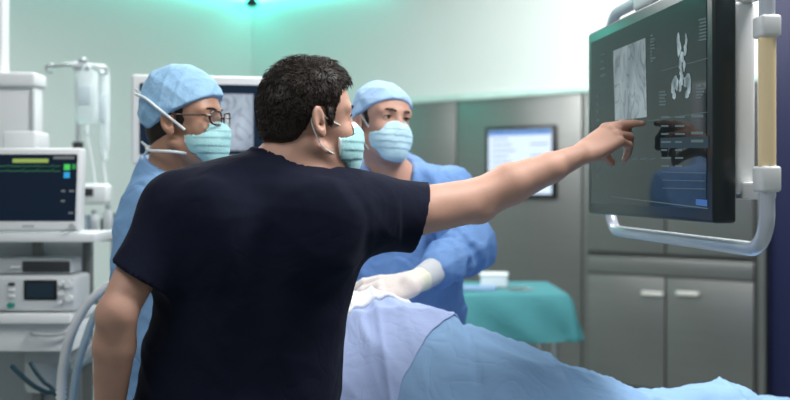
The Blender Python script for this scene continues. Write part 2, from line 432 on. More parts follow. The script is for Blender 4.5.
def add_head(f, H, g=0.0, detail=True, jaw=1.0):
    tl, E, C = head_tools(f, H, g)
    E((-.010, 0, .045), (.096, .076, .087), 0.0)
    E((.042, 0, .032), (.051, .064, .062), .02)
    E((.044, 0, -.03), (.050, .058, .072), .02)
    E((.050, 0, -.072), (.044, .050 * jaw, .036), .02)
    for s in (-1, 1):
        C((.0, s * .056, -.05), (.070, s * .024, -.097), .014, .014, .02)
        E((.064, s * .038, -.02), (.024, .022, .022), .015)
        C((.089, s * .008, .034), (.070, s * .048, .034), .010, .010, .012)
    E((.086, 0, -.094), (.018, .020, .017), .015)
    if detail:
        for s in (-1, 1): E((.101, s * .032, .015), (.017, .018, .014), .012, 's')
        C((.090, 0, .022), (.110, 0, -.022), .008, .0115, .012)
        for s in (-1, 1): E((.103, s * .013, -.028), (.010, .008, .008), .006)
        C((.094, -.02, -.062), (.094, .02, -.062), .007, .007, .008)
        C((.091, -.016, -.073), (.091, .016, -.073), .008, .008, .008)
        for s in (-1, 1):       # eyelids with an almond opening
            E((.0755, s * .031, .016), (.0142, .0165, .0142), .003)
            E((.090, s * .0315, .0150), (.010, .0128, .0044), .002, 's')
    R, c, sx = H
    for s in (-1, 1):           # ears
        a = math.radians(24) * s
        Re = R @ np.array(Matrix.Rotation(-a, 3, 'Z') @ Matrix.Rotation(math.radians(-8), 3, 'Y'))
        tl2 = lambda *p: c + R @ V(*p)
        f.ell(tl2(-.006, s * .0815, .004), (.0175 + g, .0065 + g, .031 + g), Re, .006)
        f.ell(tl2(.002, s * .079, -.020), (.010 + g, .006 + g, .013 + g), Re, .006)
        if detail:
            f.ell(tl2(-.004, s * .090, .007), (.0105, .0075, .021), Re, .004, 's')
            f.ell(tl2(.000, s * .083, -.004), (.006, .006, .008), Re, .004, 's')

def finish_eyes(me_obj_name, H, parent_bm):
    pass

def eye_mesh(H):
    """two eyeballs with iris and pupil, joined later into the body mesh"""
    R, c, sx = H; b = bmesh.new()
    for s in (-1, 1):
        q = bmesh.new(); bmesh.ops.create_uvsphere(q, u_segments=20, v_segments=16, radius=.0125)
        look = V(1, 0, 0)
        for v in q.verts: 
            n = np.array(v.co); v.co = Vector(c + R @ (V(.0765 * sx, s * .031, .016) + V(n[2], n[0], n[1])))
        for f in q.faces:
            ctr = R.T @ (np.array(f.calc_center_median()) - c) - V(.0765 * sx, s * .031, .016)
            f.material_index = 2 if ctr[0] > .0115 * .93 else 1
            if ctr[0] > .01245: f.material_index = 2
        me = bpy.data.meshes.new('t'); q.to_mesh(me); q.free(); b.from_mesh(me); bpy.data.meshes.remove(me)
    return b

def join_eyes(me, H, mi0=1):
    b = bmesh.new(); b.from_mesh(me); e = eye_mesh(H); t = bpy.data.meshes.new('t'); e.to_mesh(t); e.free()
    b.from_mesh(t); bpy.data.meshes.remove(t); b.to_mesh(me); b.free()

def hand_pts(W, f, n, left, curls, splay=(6, 1, -5, -12), thumb=(35, 20, 20), sc=1.0, fat=1.0):
    """W wrist, f finger direction, n back-of-hand normal. curls: 4 x (mcp, pip, dip) degrees"""
    f = f / np.linalg.norm(f); n = n - f * (n @ f); n /= np.linalg.norm(n); t = np.cross(n, f) * (-1 if left else 1)
    L = lambda a, b, c: W + sc * (a * f + b * t + c * n)
    mcp = [(.090, .027, .0), (.094, .006, .003), (.088, -.014, .001), (.079, -.032, -.003)]
    ln = [(.044, .027, .022), (.048, .031, .023), (.044, .029, .022), (.035, .021, .019)]
    rd = [(.0105, .0092, .0082, .0068), (.0108, .0094, .0084, .0070), (.0102, .009, .008, .0066), (.0092, .008, .0072, .006)]
    fingers = []
    for i in range(4):
        sp = math.radians(splay[i]); d = math.cos(sp) * f + math.sin(sp) * t; p = L(*mcp[i]); pts = [p]; ang = 0
        for j in range(3):
            ang += math.radians(curls[i][j]); dd = math.cos(ang) * d - math.sin(ang) * n
            p = p + sc * ln[i][j] * dd; pts.append(p)
        fingers.append((pts, [r * sc * fat for r in rd[i]]))
    a, b, c = [math.radians(x) for x in thumb]
    p0 = L(.018, .022, -.008); d0 = math.cos(a) * f * .8 + math.sin(a) * t - .35 * n; d0 /= np.linalg.norm(d0)
    p1 = p0 + sc * .046 * d0
    ax = np.cross(d0, f); ax /= np.linalg.norm(ax) + 1e-9
    def rot(v, th): return v * math.cos(th) + np.cross(ax, v) * math.sin(th) + ax * (ax @ v) * (1 - math.cos(th))
    d1 = rot(d0, b); p2 = p1 + sc * .034 * d1; d2 = rot(d1, c); p3 = p2 + sc * .027 * d2
    return dict(L=L, f=f, n=n, t=t, mcp=[L(*m) for m in mcp], fingers=fingers, thumb=([p0, p1, p2, p3], [.017 * sc, .0125 * sc, .0112 * sc, .0085 * sc]))

def add_hand(F, h, g=0.0, sc=1.0):
    L, n = h['L'], h['n']
    for i, m in enumerate(h['mcp']):
        w = L(.004, (.014, .005, -.006, -.015)[i], 0)
        F.cone(w, m - n * .003 * sc, .0185 * sc + g, .0125 * sc + g, .012, flat=(n, .85))
    F.cone(L(.02, .02, -.008), L(.07, .02, -.008), .016 * sc + g, .012 * sc + g, .012)
    F.cone(L(.02, -.022, -.006), L(.065, -.026, -.007), .014 * sc + g, .011 * sc + g, .012)
    for pts, rs in h['fingers']:
        F.cone(pts[0], pts[1], rs[0] + g, rs[1] + g, .004)
        for j in (1, 2): F.cone(pts[j], pts[j + 1], rs[j] + g, rs[j + 1] + g, .003)
        F.ell(pts[1], (rs[1] * 1.08 + g,) * 3, None, .003)
    pts, rs = h['thumb']
    F.cone(pts[0], pts[1], rs[0] + g, rs[1] + g, .012)
    for j in (1, 2): F.cone(pts[j], pts[j + 1], rs[j] + g, rs[j + 1] + g, .004)

def nail_patches(co_centres, h):
    """face mask for finger nails"""
    m = np.zeros(len(co_centres), bool)
    for pts, rs in h['fingers']:
        d = pts[3] - pts[2]; d /= np.linalg.norm(d)
        up = np.cross(np.cross(d, h['t'] * -1 if False else h['t']), d) * -1
        up = np.cross(h['t'], d); up = up / np.linalg.norm(up)
        if up @ h['n'] < 0 and (d @ h['f']) > 0: up = -up
        c = pts[3] + up * rs[3] * .8 - d * .004
        m |= (((co_centres - c) ** 2).sum(1) < .0052 ** 2) & (((co_centres - pts[3]) @ up) > rs[3] * .45)
    return m

# ------------------------------------------------------------------ head wear
def local(H, p): return ((p - H[1]) @ H[0]) / V(H[2], 1, 1)
def hp(H, p): return H[1] + H[0] @ (np.asarray(p, float) * V(H[2], 1, 1))

def make_mask(H, root, matl, back=.030, lx=0.0, jaw=1.0, name='face_mask', ties=False, sag=0.0, white_top=.012):
    R, c, sx = H; lo, hi = c - .19, c + .19
    h = .0026; xs, ys, zs = [axis(lo[i], hi[i], h) for i in range(3)]
    f = SDF(xs, ys, zs); tl, E, C = head_tools(f, H)
    E((.052, 0, -.048), (.062, .065, .066), 0)
    E((.072, 0, -.045), (.052, .054, .058), .02)
    C((.096, 0, .004), (.110, 0, -.022), .011, .0150, .02)
    C((.110, 0, -.024), (.103, 0, -.075), .0150, .019, .02)
    E((.078, 0, -.096), (.036, .038, .026), .02)
    def pleats(p):
        q = local(H, p); fr = np.clip((q[:, 0] - .045) / .03, 0, 1)
        s = ((q[:, 2] + .02 + .06 * np.clip(.05 - np.abs(q[:, 1]), 0, .05) * 0) / .019) % 1.0
        w = Waves(5, 8, 8, 20)
        return fr * .0022 * (s - .5) * ((q[:, 2] < -.018) & (q[:, 2] > -.085)) + .0014 * w(q)
    f.warp(pleats)
    def cut(n, p, k=.004):
        n = R @ V(*n); f.half(n, n @ tl(*p), k)
    cut((-.35, 0, 1), (.112, 0, .010)); cut((-.42, 0, -1), (.098, 0, -.116 - sag)); cut((-1, 0, -.10), (back, 0, -.05))
    G = SDF(xs, ys, zs); add_head(G, H, 0.0, False, jaw); G2, E2, C2 = head_tools(G, H)
    C2((.092, 0, .022), (.114, 0, -.022), .008, .0115, .012)
    f.minus(G, .0018)
    me, co, Q = f.mesh(name, 1)
    o = link_mesh(name, me, [matl, M['mask_white']], root)
    q = local(H, co[Q].mean(1)); top = (q[:, 2] > .010 + .35 * (q[:, 0] - .112) - white_top) | (q[:, 0] < back + .005)
    me.polygons.foreach_set('material_index', top.astype(np.int32))
    for s in (-1, 1):
        m = MB()
        if not ties:
            L = [(back + .006 + lx, s * (.066 - max(0, back - .03) * .5 - lx * .4), -.016), (.014, s * .075, .010), (-.004, s * .080, .031), (-.016, s * .078, .028), (-.020, s * .074, .004), (-.010, s * .074, -.026), (.014, s * .069, -.055), (back + .006 + lx, s * (.060 - max(0, back - .03) * .5 - lx * .5), -.082)]
            m.tube([hp(H, p) for p in L], .0016, 6, 5).build('ear_loop', M['mask_white'], o)
        else:
            up = [(.036, s * .066, -.018), (.01, s * .081, .006), (-.02, s * .100, .034), (-.06, s * .094, .062), (-.104, s * .062, .076), (-.128, s * .008, .078)]
            dn = [(.036, s * .055, -.078), (.010, s * .070, -.074), (-.02, s * .074, -.072), (-.06, s * .062, -.070), (-.088, s * .034, -.066), (-.100, s * .006, -.062)]
            for q_ in (up, dn): m.tube([c + R @ V(*p) for p in q_], .0036, 8, 5)
            if s == -1:
                m.ball(c + R @ V(-.120, 0, .078), (.010, .008, .008)); m.ball(c + R @ V(-.102, 0, -.062), (.010, .008, .008))
                for e in ((-.136, -.010, .096), (-.134, .010, .062)): m.tube([c + R @ V(-.120, 0, .078), c + R @ V(*e)], [.005, .003], 6)
                for e in ((-.120, -.008, -.044), (-.122, .010, -.080)): m.tube([c + R @ V(-.102, 0, -.062), c + R @ V(*e)], [.005, .003], 6)
            m.build('mask_tie', M['mask_white'], o)
    return o

def make_cap(H, root, matl, front, ear, grow, seed, tall=0.0, tail=False):
    R, c, sx = H; lo, hi = c - .2, c + .22
    xs, ys, zs = [axis(lo[i], hi[i], .003) for i in range(3)]
    f = SDF(xs, ys, zs); tl, E, C = head_tools(f, H)
    E((-.012, 0, .048 + tall * .4), (.102 + grow, .081 + grow, .092 + grow * .8 + tall * .6), 0)
    E((.040, 0, .036), (.057 + grow * .5, .069 + grow * .6, .066 + grow * .4), .03)
    for s in (-1, 1): E((-.006, s * .080, .015), (.022, .012, .030), .02)
    w1 = Waves(seed, 4, 8, 16, (.5, 1, .7)); w2 = Waves(seed + 1, 4, 18, 34)
    f.warp(lambda p: -.012 * w1.crease(local(H, p), .02) + .004 - .005 * w2.crease(local(H, p), .01))
    dx = front[0] - ear[0]; dz = front[1] - ear[1]; n = R @ V(dz, 0, -dx); n /= np.linalg.norm(n)
    # band round the hem
    f.half(n, n @ tl(ear[0], 0, ear[1]), .006)
    me, co, Q = f.mesh('surgical_cap', 1)
    return link_mesh('surgical_cap', me, matl, root)

def make_hair_under(H, root, zlo):
    """short hair seen below a cap at the nape and temples"""
    R, c, sx = H; lo, hi = c - .16, c + .16
    xs, ys, zs = [axis(lo[i], hi[i], .003) for i in range(3)]
    f = SDF(xs, ys, zs); tl, E, C = head_tools(f, H)
    E((-.010, 0, .040), (.099, .0785, .090), 0); E((-.045, 0, -.015), (.058, .058, .060), .02)
    w = Waves(3, 14, 30, 70); f.warp(lambda p: .0015 * w(p))
    n = R @ V(0, 0, 1); f.half(n, n @ tl(0, 0, .06))
    n = R @ V(.35, 0, -1); f.half(n, n @ tl(-.08, 0, zlo), .004)
    n = R @ V(1, 0, .15); f.half(n, n @ tl(.040, 0, 0), .004)
    for s in (-1, 1):
        E((-.002, s * .085, .0), (.024, .022, .036), .004, 's'); 
        E((.004, s * .075, -.040), (.030, .03, .040), .004, 's')
    me, co, Q = f.mesh('hair', 1)
    return link_mesh('hair', me, M['hair'], root)

def make_brows(H, root):
    R, c, sx = H
    for s in (-1, 1):
        MB().tube([hp(H, p) for p in ((.0885, s * .0185, .0165), (.0905, s * .025, .0198), (.0905, s * .032, .0208), (.0875, s * .040, .0190), (.0815, s * .0455, .0150))], [.0008, .0013, .0015, .0015, .0009], 6, 4).build('eyelashes', M['hair'], root)
        MB().tube([hp(H, p) for p in ((.0985, s * .012, .034), (.096, s * .026, .038), (.087, s * .040, .0375), (.077, s * .050, .032))], [.0020, .0030, .0028, .0012], 8, 4).build('eyebrow', M['hair'], root)
# ------------------------------------------------------------------ person 1: the pointing man in navy scrubs (seen from behind)
def man_pointing():
    Y0 = 2.14
    H = head_frame(P(308, 124.5, Y0), 25, 1, 0, .97)
    R, c, sx = H
    root = empty('person', (P(236, 480, 2.14)[0], 2.14, 0), 'person in navy short-sleeved scrubs seen from behind, arm stretched out pointing at the hanging screen', 'person')
    # joints
    Ls, Le, Lw = P(166, 214, 2.10), P(117, 313, 1.97), P(108, 428, 2.06)
    Rs, Re_, Rw = P(360, 222, 2.12), P(478, 200, 2.29), P(584, 153, 2.345)
    neck0, neck1 = c + R @ V(-.028, 0, -.035), P(289, 166, 2.13)
    # bare body: head, neck, chest, arms, hands in one surface
    xs = axis(-.76, .70, .0045, [(.42, .66, .003), (-.33, -.02, .003)])
    ys = axis(1.80, 2.56, .0045, [(2.26, 2.44, .0032)])
    zs = axis(.72, 1.78, .0045, [(1.48, 1.76, .003)])
    f = SDF(xs, ys, zs)
    add_head(f, H)
    f.cone(neck0, neck1, .053, .060, .02)
    f.cone(c + R @ V(.035, 0, -.07), P(310, 185, 2.18), .030, .036, .02)
    for s in (-1, 1): f.cone(c + R @ V(-.02, s * .052, -.045), P(297, 182, 2.17), .014, .018, .015)
    f.cone(neck1, P(215, 190, 2.10), .050, .045, .04); f.cone(neck1, P(340, 204, 2.12), .050, .042, .04)
    zc = lambda y: CAMZ - (y - HOR) / FPX * 2.12
    xc = lambda x: (x - CX) / FPX * 2.12
    f.loft([(.80, xc(232), 2.13, .15, .09, 0), (1.02, xc(234), 2.12, .15, .09, 0), (1.30, xc(262), 2.12, .16, .10, 0), (1.45, xc(270), 2.12, .13, .08, 0)], .02)
    f.cone(Ls, Le, .050, .038, .008)
    fm = Le + (Lw - Le) * .28
    f.chain([Le, fm, Lw], [.0395, .0415, .027], .010, flat=None)
    f.ell(Le + V(-.014, -.012, -.010), (.020, .020, .024), None, .015)
    f.cone(Rs, Re_, .058, .050, .03)
    fm = Re_ + (Rw - Re_) * .30; fm2 = Re_ + (Rw - Re_) * .68
    f.chain([Re_, fm + V(0, 0, .004), fm2, Rw], [.0475, .0475, .035, .024], .012, flat=None)
    f.ell(Re_ + V(.004, -.014, -.030), (.024, .024, .020), None, .02)
    f.cone(Re_ + V(-.02, -.03, .004), fm2 + V(0, -.012, .0), .018, .014, .03)
    # right hand, index finger stretched out
    fd = P(612, 133, 2.37) - Rw; nn = V(-.30, -.62, .72)
    hR = hand_pts(Rw, fd, nn, False, [(-6, 7, 4), (30, 62, 24), (40, 62, 26), (50, 58, 28)], (4, 1, -3, -7), (14, 20, 16), 1.03, 1.12)
    hR['thumb'] = ([hR['L'](*q) for q in ((.018, .020, -.010), (.048, .026, -.038), (.066, .016, -.062), (.072, .002, -.082))], [.017, .0135, .012, .009])
    # aim the index at the spot on the screen
    i0 = hR['mcp'][0]; tip = P(643, 123.5, 2.385); d = tip - i0; ll = np.linalg.norm(d)
    hR['fingers'][0] = ([i0, i0 + d * .46 + V(0, 0, .003), i0 + d * .75 + V(0, 0, .003), tip], [.0125, .0108, .0092, .0066])
    add_hand(f, hR, 0, 1.03)
    # left hand hanging, fingers slightly curled
    hL = hand_pts(Lw, V(.05, .25, -1), V(-.9, -.3, -.05), True, [(12, 18, 10), (16, 22, 12), (20, 26, 14), (24, 30, 14)], (5, 1, -4, -9), (28, 12, 14), .98)
    add_hand(f, hL, 0, .98)
    w = Waves(21, 10, 10, 26); f.warp(lambda p: .0010 * w(p))
    me, co, Q = f.mesh('body', 1)
    fc = co[Q].mean(1)
    join_eyes(me, H)
    o = link_mesh('body', me, [M['skin'], M['eye'], M['iris'], M['nail']], root)
    mi = np.zeros(len(me.polygons), np.int32); me.polygons.foreach_get('material_index', mi)
    nm = nail_patches(fc, hR); mi[:len(fc)][nm] = 3; me.polygons.foreach_set('material_index', mi)
    make_brows(H, root)
    make_hair_short(H, root)
    make_mask(H, root, M['mask'], back=.046, lx=.034, sag=.014)
    # scrub top
    xs = axis(-.74, .14, .005); ys = axis(1.84, 2.42, .005); zs = axis(.84, 1.62, .005)
    g = SDF(xs, ys, zs)
    z_ = lambda y, Y=2.10: CAMZ - (y - HOR) / FPX * Y
    def key(y, x0, x1, b, cy=2.12, yaw=0, Y=2.10):
        return (z_(y, Y), (x0 + x1 - 2 * CX) / 2000 * Y, cy, (x1 - x0) / 2000 * Y, b, yaw)
    g.loft([key(480, 112, 334, .150, 2.13), key(440, 122, 333, .146, 2.13), key(400, 131, 335, .140, 2.13), key(350, 142, 341, .132, 2.125), key(300, 152, 352, .134, 2.12), key(262, 158, 364, .138, 2.12),
            key(228, 156, 378, .132, 2.12), key(202, 160, 376, .116, 2.12), key(184, 178, 362, .098, 2.12), key(170, 206, 326, .078, 2.125), key(158, 238, 310, .06, 2.13), key(151, 258, 300, .04, 2.135)], 0, 2.3)
    # shoulders and trapezius
    g.cone(P(275, 170, 2.12), P(180, 202, 2.09), .052, .062, .06); g.cone(P(305, 192, 2.13), P(366, 207, 2.13), .050, .064, .05)
    # sleeves
    Lh = Ls + (P(136, 277, 2.02) - Ls) * 1.0
    Rh = P(420, 213, 2.215)
    S = SDF(xs, ys, zs)
    S.cone(Ls + V(.03, 0, -.005), Lh + (Lh - Ls) * .6, .076, .064, 0)
    S.cone(P(350, 210, 2.12), P(420, 218, 2.215), .076, .080, 0); S.cone(P(420, 218, 2.215), P(465, 216, 2.28), .080, .078, 0)
    # shoulder blades and spine hollow
    g.ell(P(205, 230, 2.015), (.07, .035, .09), None, .07); g.ell(P(322, 228, 2.015), (.07, .035, .09), None, .07)
    g.cone(P(268, 200, 1.955), P(242, 390, 1.955), .016, .03, .06, 's')
    # drawn folds towards the right armpit and across the back
    def fold(pts, r, k=.02, op='u'): 
        q = [P(*p) for p in pts]; q = catmull(q, 5)
        for i in range(len(q) - 1): g.cone(q[i], q[i + 1], r, r, k, op)
    w1 = Waves(31, 4, 3, 7, (1, .3, .7)); w2 = Waves(33, 5, 8, 15, (.8, .4, 1))
    # hems: the sleeves are cut and hollowed before they join the body of the shirt
    def cut(base, n, R_):
        n = n / np.linalg.norm(n); X, Y, Z = S.co((slice(None),) * 3)
        d = n[0] * (X - base[0]) + n[1] * (Y - base[1]) + n[2] * (Z - base[2])
        rad = np.sqrt((X - base[0]) ** 2 + (Y - base[1]) ** 2 + (Z - base[2]) ** 2) - R_
        S.F = np.maximum(S.F, -np.maximum(-d, rad)).astype(np.float32)
    g0 = lambda p: -.013 * w1.crease(p, .05) + .003 - .004 * w2.crease(p, .03)
    S.warp(lambda p: g0(p) * .45); g.warp(g0)
    cut(P(137, 275, 2.02), V(-.50, -.10, -.85), .17)
    cut(P(421, 218, 2.2), V(.95, .16, -.24), .2)
    hl_ = P(137, 275, 2.02); S.cone(hl_ + (Ls - hl_) * .20, Le, .047, .047, .002, 's')
    hr_ = P(420, 216, 2.2); S.cone(hr_ - V(.02, .012, 0), hr_ + V(.1, .06, .0), .060, .062, .002, 's')
    k = .045; hh = np.maximum(k - np.abs(g.F - S.F), 0) / k; g.F = np.minimum(g.F, S.F) - hh * hh * k * .25
    # neckline
    q = SDF(xs, ys, zs); n = V(.10, .30, 1); n = n / np.linalg.norm(n)
    q.cone(neck1 + V(.0, .0, -.016), neck0 + V(0, 0, .02), .0640, .066, 0)
    g.minus(q, 0)
    n = V(.30, .10, 1); n /= np.linalg.norm(n); pc = P(285, 157, 2.13); X, Y, Z = g.co((slice(None),) * 3)
    dpl = n[0] * (X - pc[0]) + n[1] * (Y - pc[1]) + n[2] * (Z - pc[2]); rad = np.sqrt((X - neck1[0]) ** 2 + (Y - neck1[1]) ** 2) - .10
    g.F = np.maximum(g.F, -np.maximum(-dpl, rad)).astype(np.float32)
    me, co, Q = g.mesh('scrub_top', 1)
    link_mesh('scrub_top', me, M['navy_cloth'], root)
    # neckband and sleeve hems
    # trousers and shoes (below the frame)
    xs = axis(-.66, .02, .009); ys = axis(1.88, 2.38, .009); zs = axis(.05, 1.0, .009)
    t = SDF(xs, ys, zs); hx = xc(232)
    t.loft([(.78, hx, 2.13, .185, .125, 0), (.90, hx, 2.13, .19, .125, 0), (.96, hx, 2.13, .185, .118, 0)], 0)
    for s in (-1, 1): t.chain([V(hx + s * .095, 2.13, .84), V(hx + s * .115, 2.12, .48), V(hx + s * .12, 2.14, .09)], [.105, .078, .066], .03)
    w = Waves(8, 12, 4, 10); t.warp(lambda p: .004 * w(p))
    me, co, Q = t.mesh('trousers', 1); link_mesh('trousers', me, M['trouser'], root)
    for s in (-1, 1):
        b = SDF(axis(hx + s * .12 - .09, hx + s * .12 + .09, .006), axis(2.0, 2.38, .006), axis(-.03, .16, .006))
        b.cone(V(hx + s * .12, 2.11, .05), V(hx + s * .13, 2.28, .04), .045, .042, 0); b.cone(V(hx + s * .12, 2.12, .05), V(hx + s * .12, 2.13, .10), .045, .04, .02)
        b.half((0, 0, -1), -.001); me, co, Q = b.mesh('shoe', 1); link_mesh('shoe', me, M['shoe'], root)
    return root

def make_hair_short(H, root):
    R, c, sx = H; lo, hi = c - .17, c + .19
    xs, ys, zs = [axis(lo[i], hi[i], .0028) for i in range(3)]
    f = SDF(xs, ys, zs); tl, E, C = head_tools(f, H)
    E((-.010, 0, .047), (.100, .081, .092), 0)
    E((.030, 0, .074), (.060, .062, .057), .03)
    E((-.05, 0, .02), (.062, .066, .062), .02)
    E((-.055, 0, -.02), (.052, .056, .045), .02)
    C((.018, .072, .02), (.028, .068, -.008), .008, .005, .012); C((.018, -.072, .02), (.028, -.068, -.008), .008, .005, .012)
    # hairline
    X = np.array([-.14, -.100, -.075, -.045, -.028, -.020, -.010, .012, .018, .024, .036, .041, .050, .060, .078, .16])
    Z = np.array([-.034, -.036, -.042, -.036, -.012, .012, .034, .034, .010, -.008, .000, .030, .062, .080, .088, .092])
    F = f.F
    Xg, Yg, Zg = f.co((slice(None),) * 3)
    px, py, pz = Xg - c[0], Yg - c[1], Zg - c[2]
    lx = (px * R[0, 0] + py * R[1, 0] + pz * R[2, 0]) / sx; lz = px * R[0, 2] + py * R[1, 2] + pz * R[2, 2]
    ly = px * R[0, 1] + py * R[1, 1] + pz * R[2, 1]
    q = (np.interp(lx, X, Z) - lz) * .7
    k = .008; hh = np.maximum(k - np.abs(F - q), 0) / k
    f.F = (np.maximum(F, q) + hh * hh * k * .25).astype(np.float32)
    w1 = Waves(2, 16, 12, 26, (1, .7, .6)); w2 = Waves(4, 24, 34, 70, (1, .8, .5))
    f.warp(lambda p: .0045 * w1.ridged(local(H, p)) * np.clip(local(H, p)[:, 2] / .1 + .3, .2, 1) + .0018 * w2.ridged(local(H, p)))
    me, co, Q = f.mesh('hair', 1)
    # locks following the growth direction
    fc = co[Q]; nrm = np.cross(fc[:, 2] - fc[:, 0], fc[:, 3] - fc[:, 1]); ctr = fc.mean(1); ar = np.linalg.norm(nrm, axis=1); nrm /= ar[:, None] + 1e-12
    rs = np.random.RandomState(11); pr = ar / ar.sum(); pick = rs.choice(len(ctr), 6000, p=pr)
    vs, fs = [], []
    hd = head_sdf_value
    for i in pick:
        p = ctr[i]; n = nrm[i]; l = local(H, p)
        dl = (p - c) @ R; radial = np.linalg.norm(dl * V(1, 1, 1)); 
        nl = n @ R
        if (nl[2] < -.55): continue
        top = np.clip((l[2] - .06) / .06, 0, 1); front = np.clip((l[0] + .02) / .1, 0, 1)
        flow = V(-.35 + 1.5 * front * top + .15, np.sign(l[1]) * .25 * (1 - top) + .35 * top, -1.0 * (1 - top) - .05)
        flow = flow + rs.normal(size=3) * (.30 + .25 * top); d = R @ flow; d = d - n * (d @ n); d /= np.linalg.norm(d) + 1e-9
        low = np.clip((l[2] + .03) / .09, 0, 1)
        L = (.005 + .010 * low + .009 * top) * rs.uniform(.7, 1.3); lift = (.06 + .22 * top) * rs.uniform(.4, 1.5)
        sd = np.cross(d, n); r = rs.uniform(.0007, .0014); b0 = len(vs)
        q0 = p - n * .003; q1 = p + d * L * .5 + n * L * lift * .5 + n * .0005; q2 = p + d * L + n * L * (lift * .6)
        for q, rr in ((q0, r), (q1, r * .9)):
            vs += [q + sd * rr, q + n * rr, q - sd * rr]
        vs.append(q2)
        for k_ in range(3): fs.append((b0 + k_, b0 + (k_ + 1) % 3, b0 + 3 + (k_ + 1) % 3, b0 + 3 + k_)); fs.append((b0 + 3 + k_, b0 + 3 + (k_ + 1) % 3, b0 + 6))
    m2 = bpy.data.meshes.new('t'); m2.from_pydata([tuple(v) for v in vs], [], fs)
    b = bmesh.new(); b.from_mesh(me); b.from_mesh(m2); bpy.data.meshes.remove(m2); b.to_mesh(me); b.free()
    return link_mesh('hair', me, M['hair'], root)
head_sdf_value = None
M['nail'] = mat('finger nail', (0.68, 0.42, 0.36), 0.25)

# ------------------------------------------------------------------ person 2: surgeon on the left, in profile, with glasses
def surgeon_profile():
    H = head_frame(P(184, 124.5, 2.62), -15, 0, 0); R, c, sx = H
    root = empty('person', (P(178, 300, 2.66)[0], 2.68, 0), 'person in glasses, blue cap and tied face mask, standing left behind the pointing man', 'person')
    nb = P(168, 186, 2.66)
    xs = axis(-1.0, -.25, .005, [(-.70, -.38, .0032)]); ys = axis(2.35, 2.95, .005, [(2.48, 2.76, .0034)]); zs = axis(.80, 1.82, .006, [(1.44, 1.80, .0032)])
    f = SDF(xs, ys, zs); add_head(f, H)
    f.cone(c + R @ V(-.028, 0, -.035), nb + V(.0, 0, .01), .054, .062, .02)
    f.cone(c + R @ V(.03, 0, -.07), nb + V(.07, -.02, -.03), .03, .035, .02)
    f.cone(nb, nb + V(.03, -.12, -.06), .05, .045, .04); f.cone(nb, nb + V(-.02, .12, -.06), .05, .045, .04)
    f.loft([(.90, nb[0] + .04, 2.68, .10, .14, -25), (1.2, nb[0] + .02, 2.68, .10, .15, -25), (1.38, nb[0] + .01, 2.68, .09, .15, -25)], .03)
    # arms inside the gown, gloved hands forward
    sr, sl_ = nb + V(.04, -.17, -.10), nb + V(-.02, .19, -.10)
    er, el = sr + V(.00, -.05, -.29), sl_ + V(.08, .05, -.29)
    wr, wl = er + V(.22, .06, -.05), el + V(.24, -.02, -.03)
    for a, b, w_, lf in ((sr, er, wr, False), (sl_, el, wl, True)):
        f.cone(a, b, .05, .042, .03); f.cone(b, w_, .042, .027, .02)
        h = hand_pts(w_, V(1, .05, -.15), V(0, 0, 1), lf, [(15, 25, 15)] * 4, (5, 1, -4, -9), (28, 12, 14), .95)
        add_hand(f, h, 0, .95)
    me, co, Q = f.mesh('body', 1); join_eyes(me, H)
    link_mesh('body', me, [M['skin_tan'], M['eye'], M['iris']], root)
    make_brows(H, root); make_hair_under(H, root, -.052)
    make_cap(H, root, M['cap'], (.100, .074), (0, .022), .010, 41, tall=.012)
    make_mask(H, root, M['mask'], ties=True, white_top=.004)
    # glasses
    gl = MB(); ge = lambda *p: c + R @ V(*p)
    for s in (-1, 1):
        ring = [(.112 - .010 * abs(math.cos(a)) * (1 if math.cos(a) * s > 0 else .2), s * .033 + .026 * math.copysign(abs(math.cos(a)) ** .7, math.cos(a)), .012 + .0175 * math.copysign(abs(math.sin(a)) ** .7, math.sin(a))) for a in np.linspace(0, 2 * math.pi, 28, endpoint=False)]
        gl.tube([ge(*p) for p in ring], .0024, 8, 0, True)
        gl.tube([ge(.104, s * .059, .018), ge(.085, s * .075, .019), ge(.03, s * .081, .020), ge(-.010, s * .084, .022), ge(-.025, s * .083, .004)], .0024, 8, 4)
    gl.tube([ge(.111, -.009, .016), ge(.115, 0, .019), ge(.111, .009, .016)], .0022, 8, 3)
    go = gl.build('glasses', M['frame'], root)
    for s in (-1, 1):
        l = MB(); pts = [ge(.1105 - .008 * abs(math.cos(a)) * (1 if math.cos(a) * s > 0 else .2), s * .033 + .025 * math.copysign(abs(math.cos(a)) ** .7, math.cos(a)), .012 + .0165 * math.copysign(abs(math.sin(a)) ** .7, math.sin(a))) for a in np.linspace(0, 2 * math.pi, 28, endpoint=False)]
        l.prism(pts, R @ V(.0012, 0, 0)); l.build('lens', M['lens'], go)
    # gown
    xs = axis(-1.02, -.10, .006); ys = axis(2.30, 3.0, .006); zs = axis(.42, 1.58, .006)
    g = SDF(xs, ys, zs); bx = nb[0]
    g.loft([(.44, bx + .05, 2.69, .19, .23, -25), (.8, bx + .05, 2.69, .175, .215, -25), (1.05, bx + .045, 2.69, .165, .205, -25), (1.22, bx + .03, 2.69, .155, .21, -25), (1.36, bx + .02, 2.69, .14, .20, -25),
            (1.44, bx + .015, 2.685, .115, .165, -25), (1.50, bx + .01, 2.675, .098, .115, -25), (1.575, bx + .01, 2.665, .074, .080, -25)], 0, 2.2)
    g.cone(nb + V(.0, -.03, -.035), sr + V(0, 0, .01), .055, .070, .05); g.cone(nb + V(0, .03, -.035), sl_ + V(0, 0, .01), .055, .07, .05)
    for a, b, w_ in ((sr, er, wr), (sl_, el, wl)):
        g.cone(a, b, .075, .066, .04); g.cone(b, w_, .066, .045, .03)
    w1 = Waves(51, 4, 4, 8, (1, 1, .4)); w2 = Waves(53, 5, 9, 17, (1, 1, .7))
    g.warp(lambda p: -.024 * w1.crease(p, .05) + .007 - .010 * w2.crease(p, .03), .05)
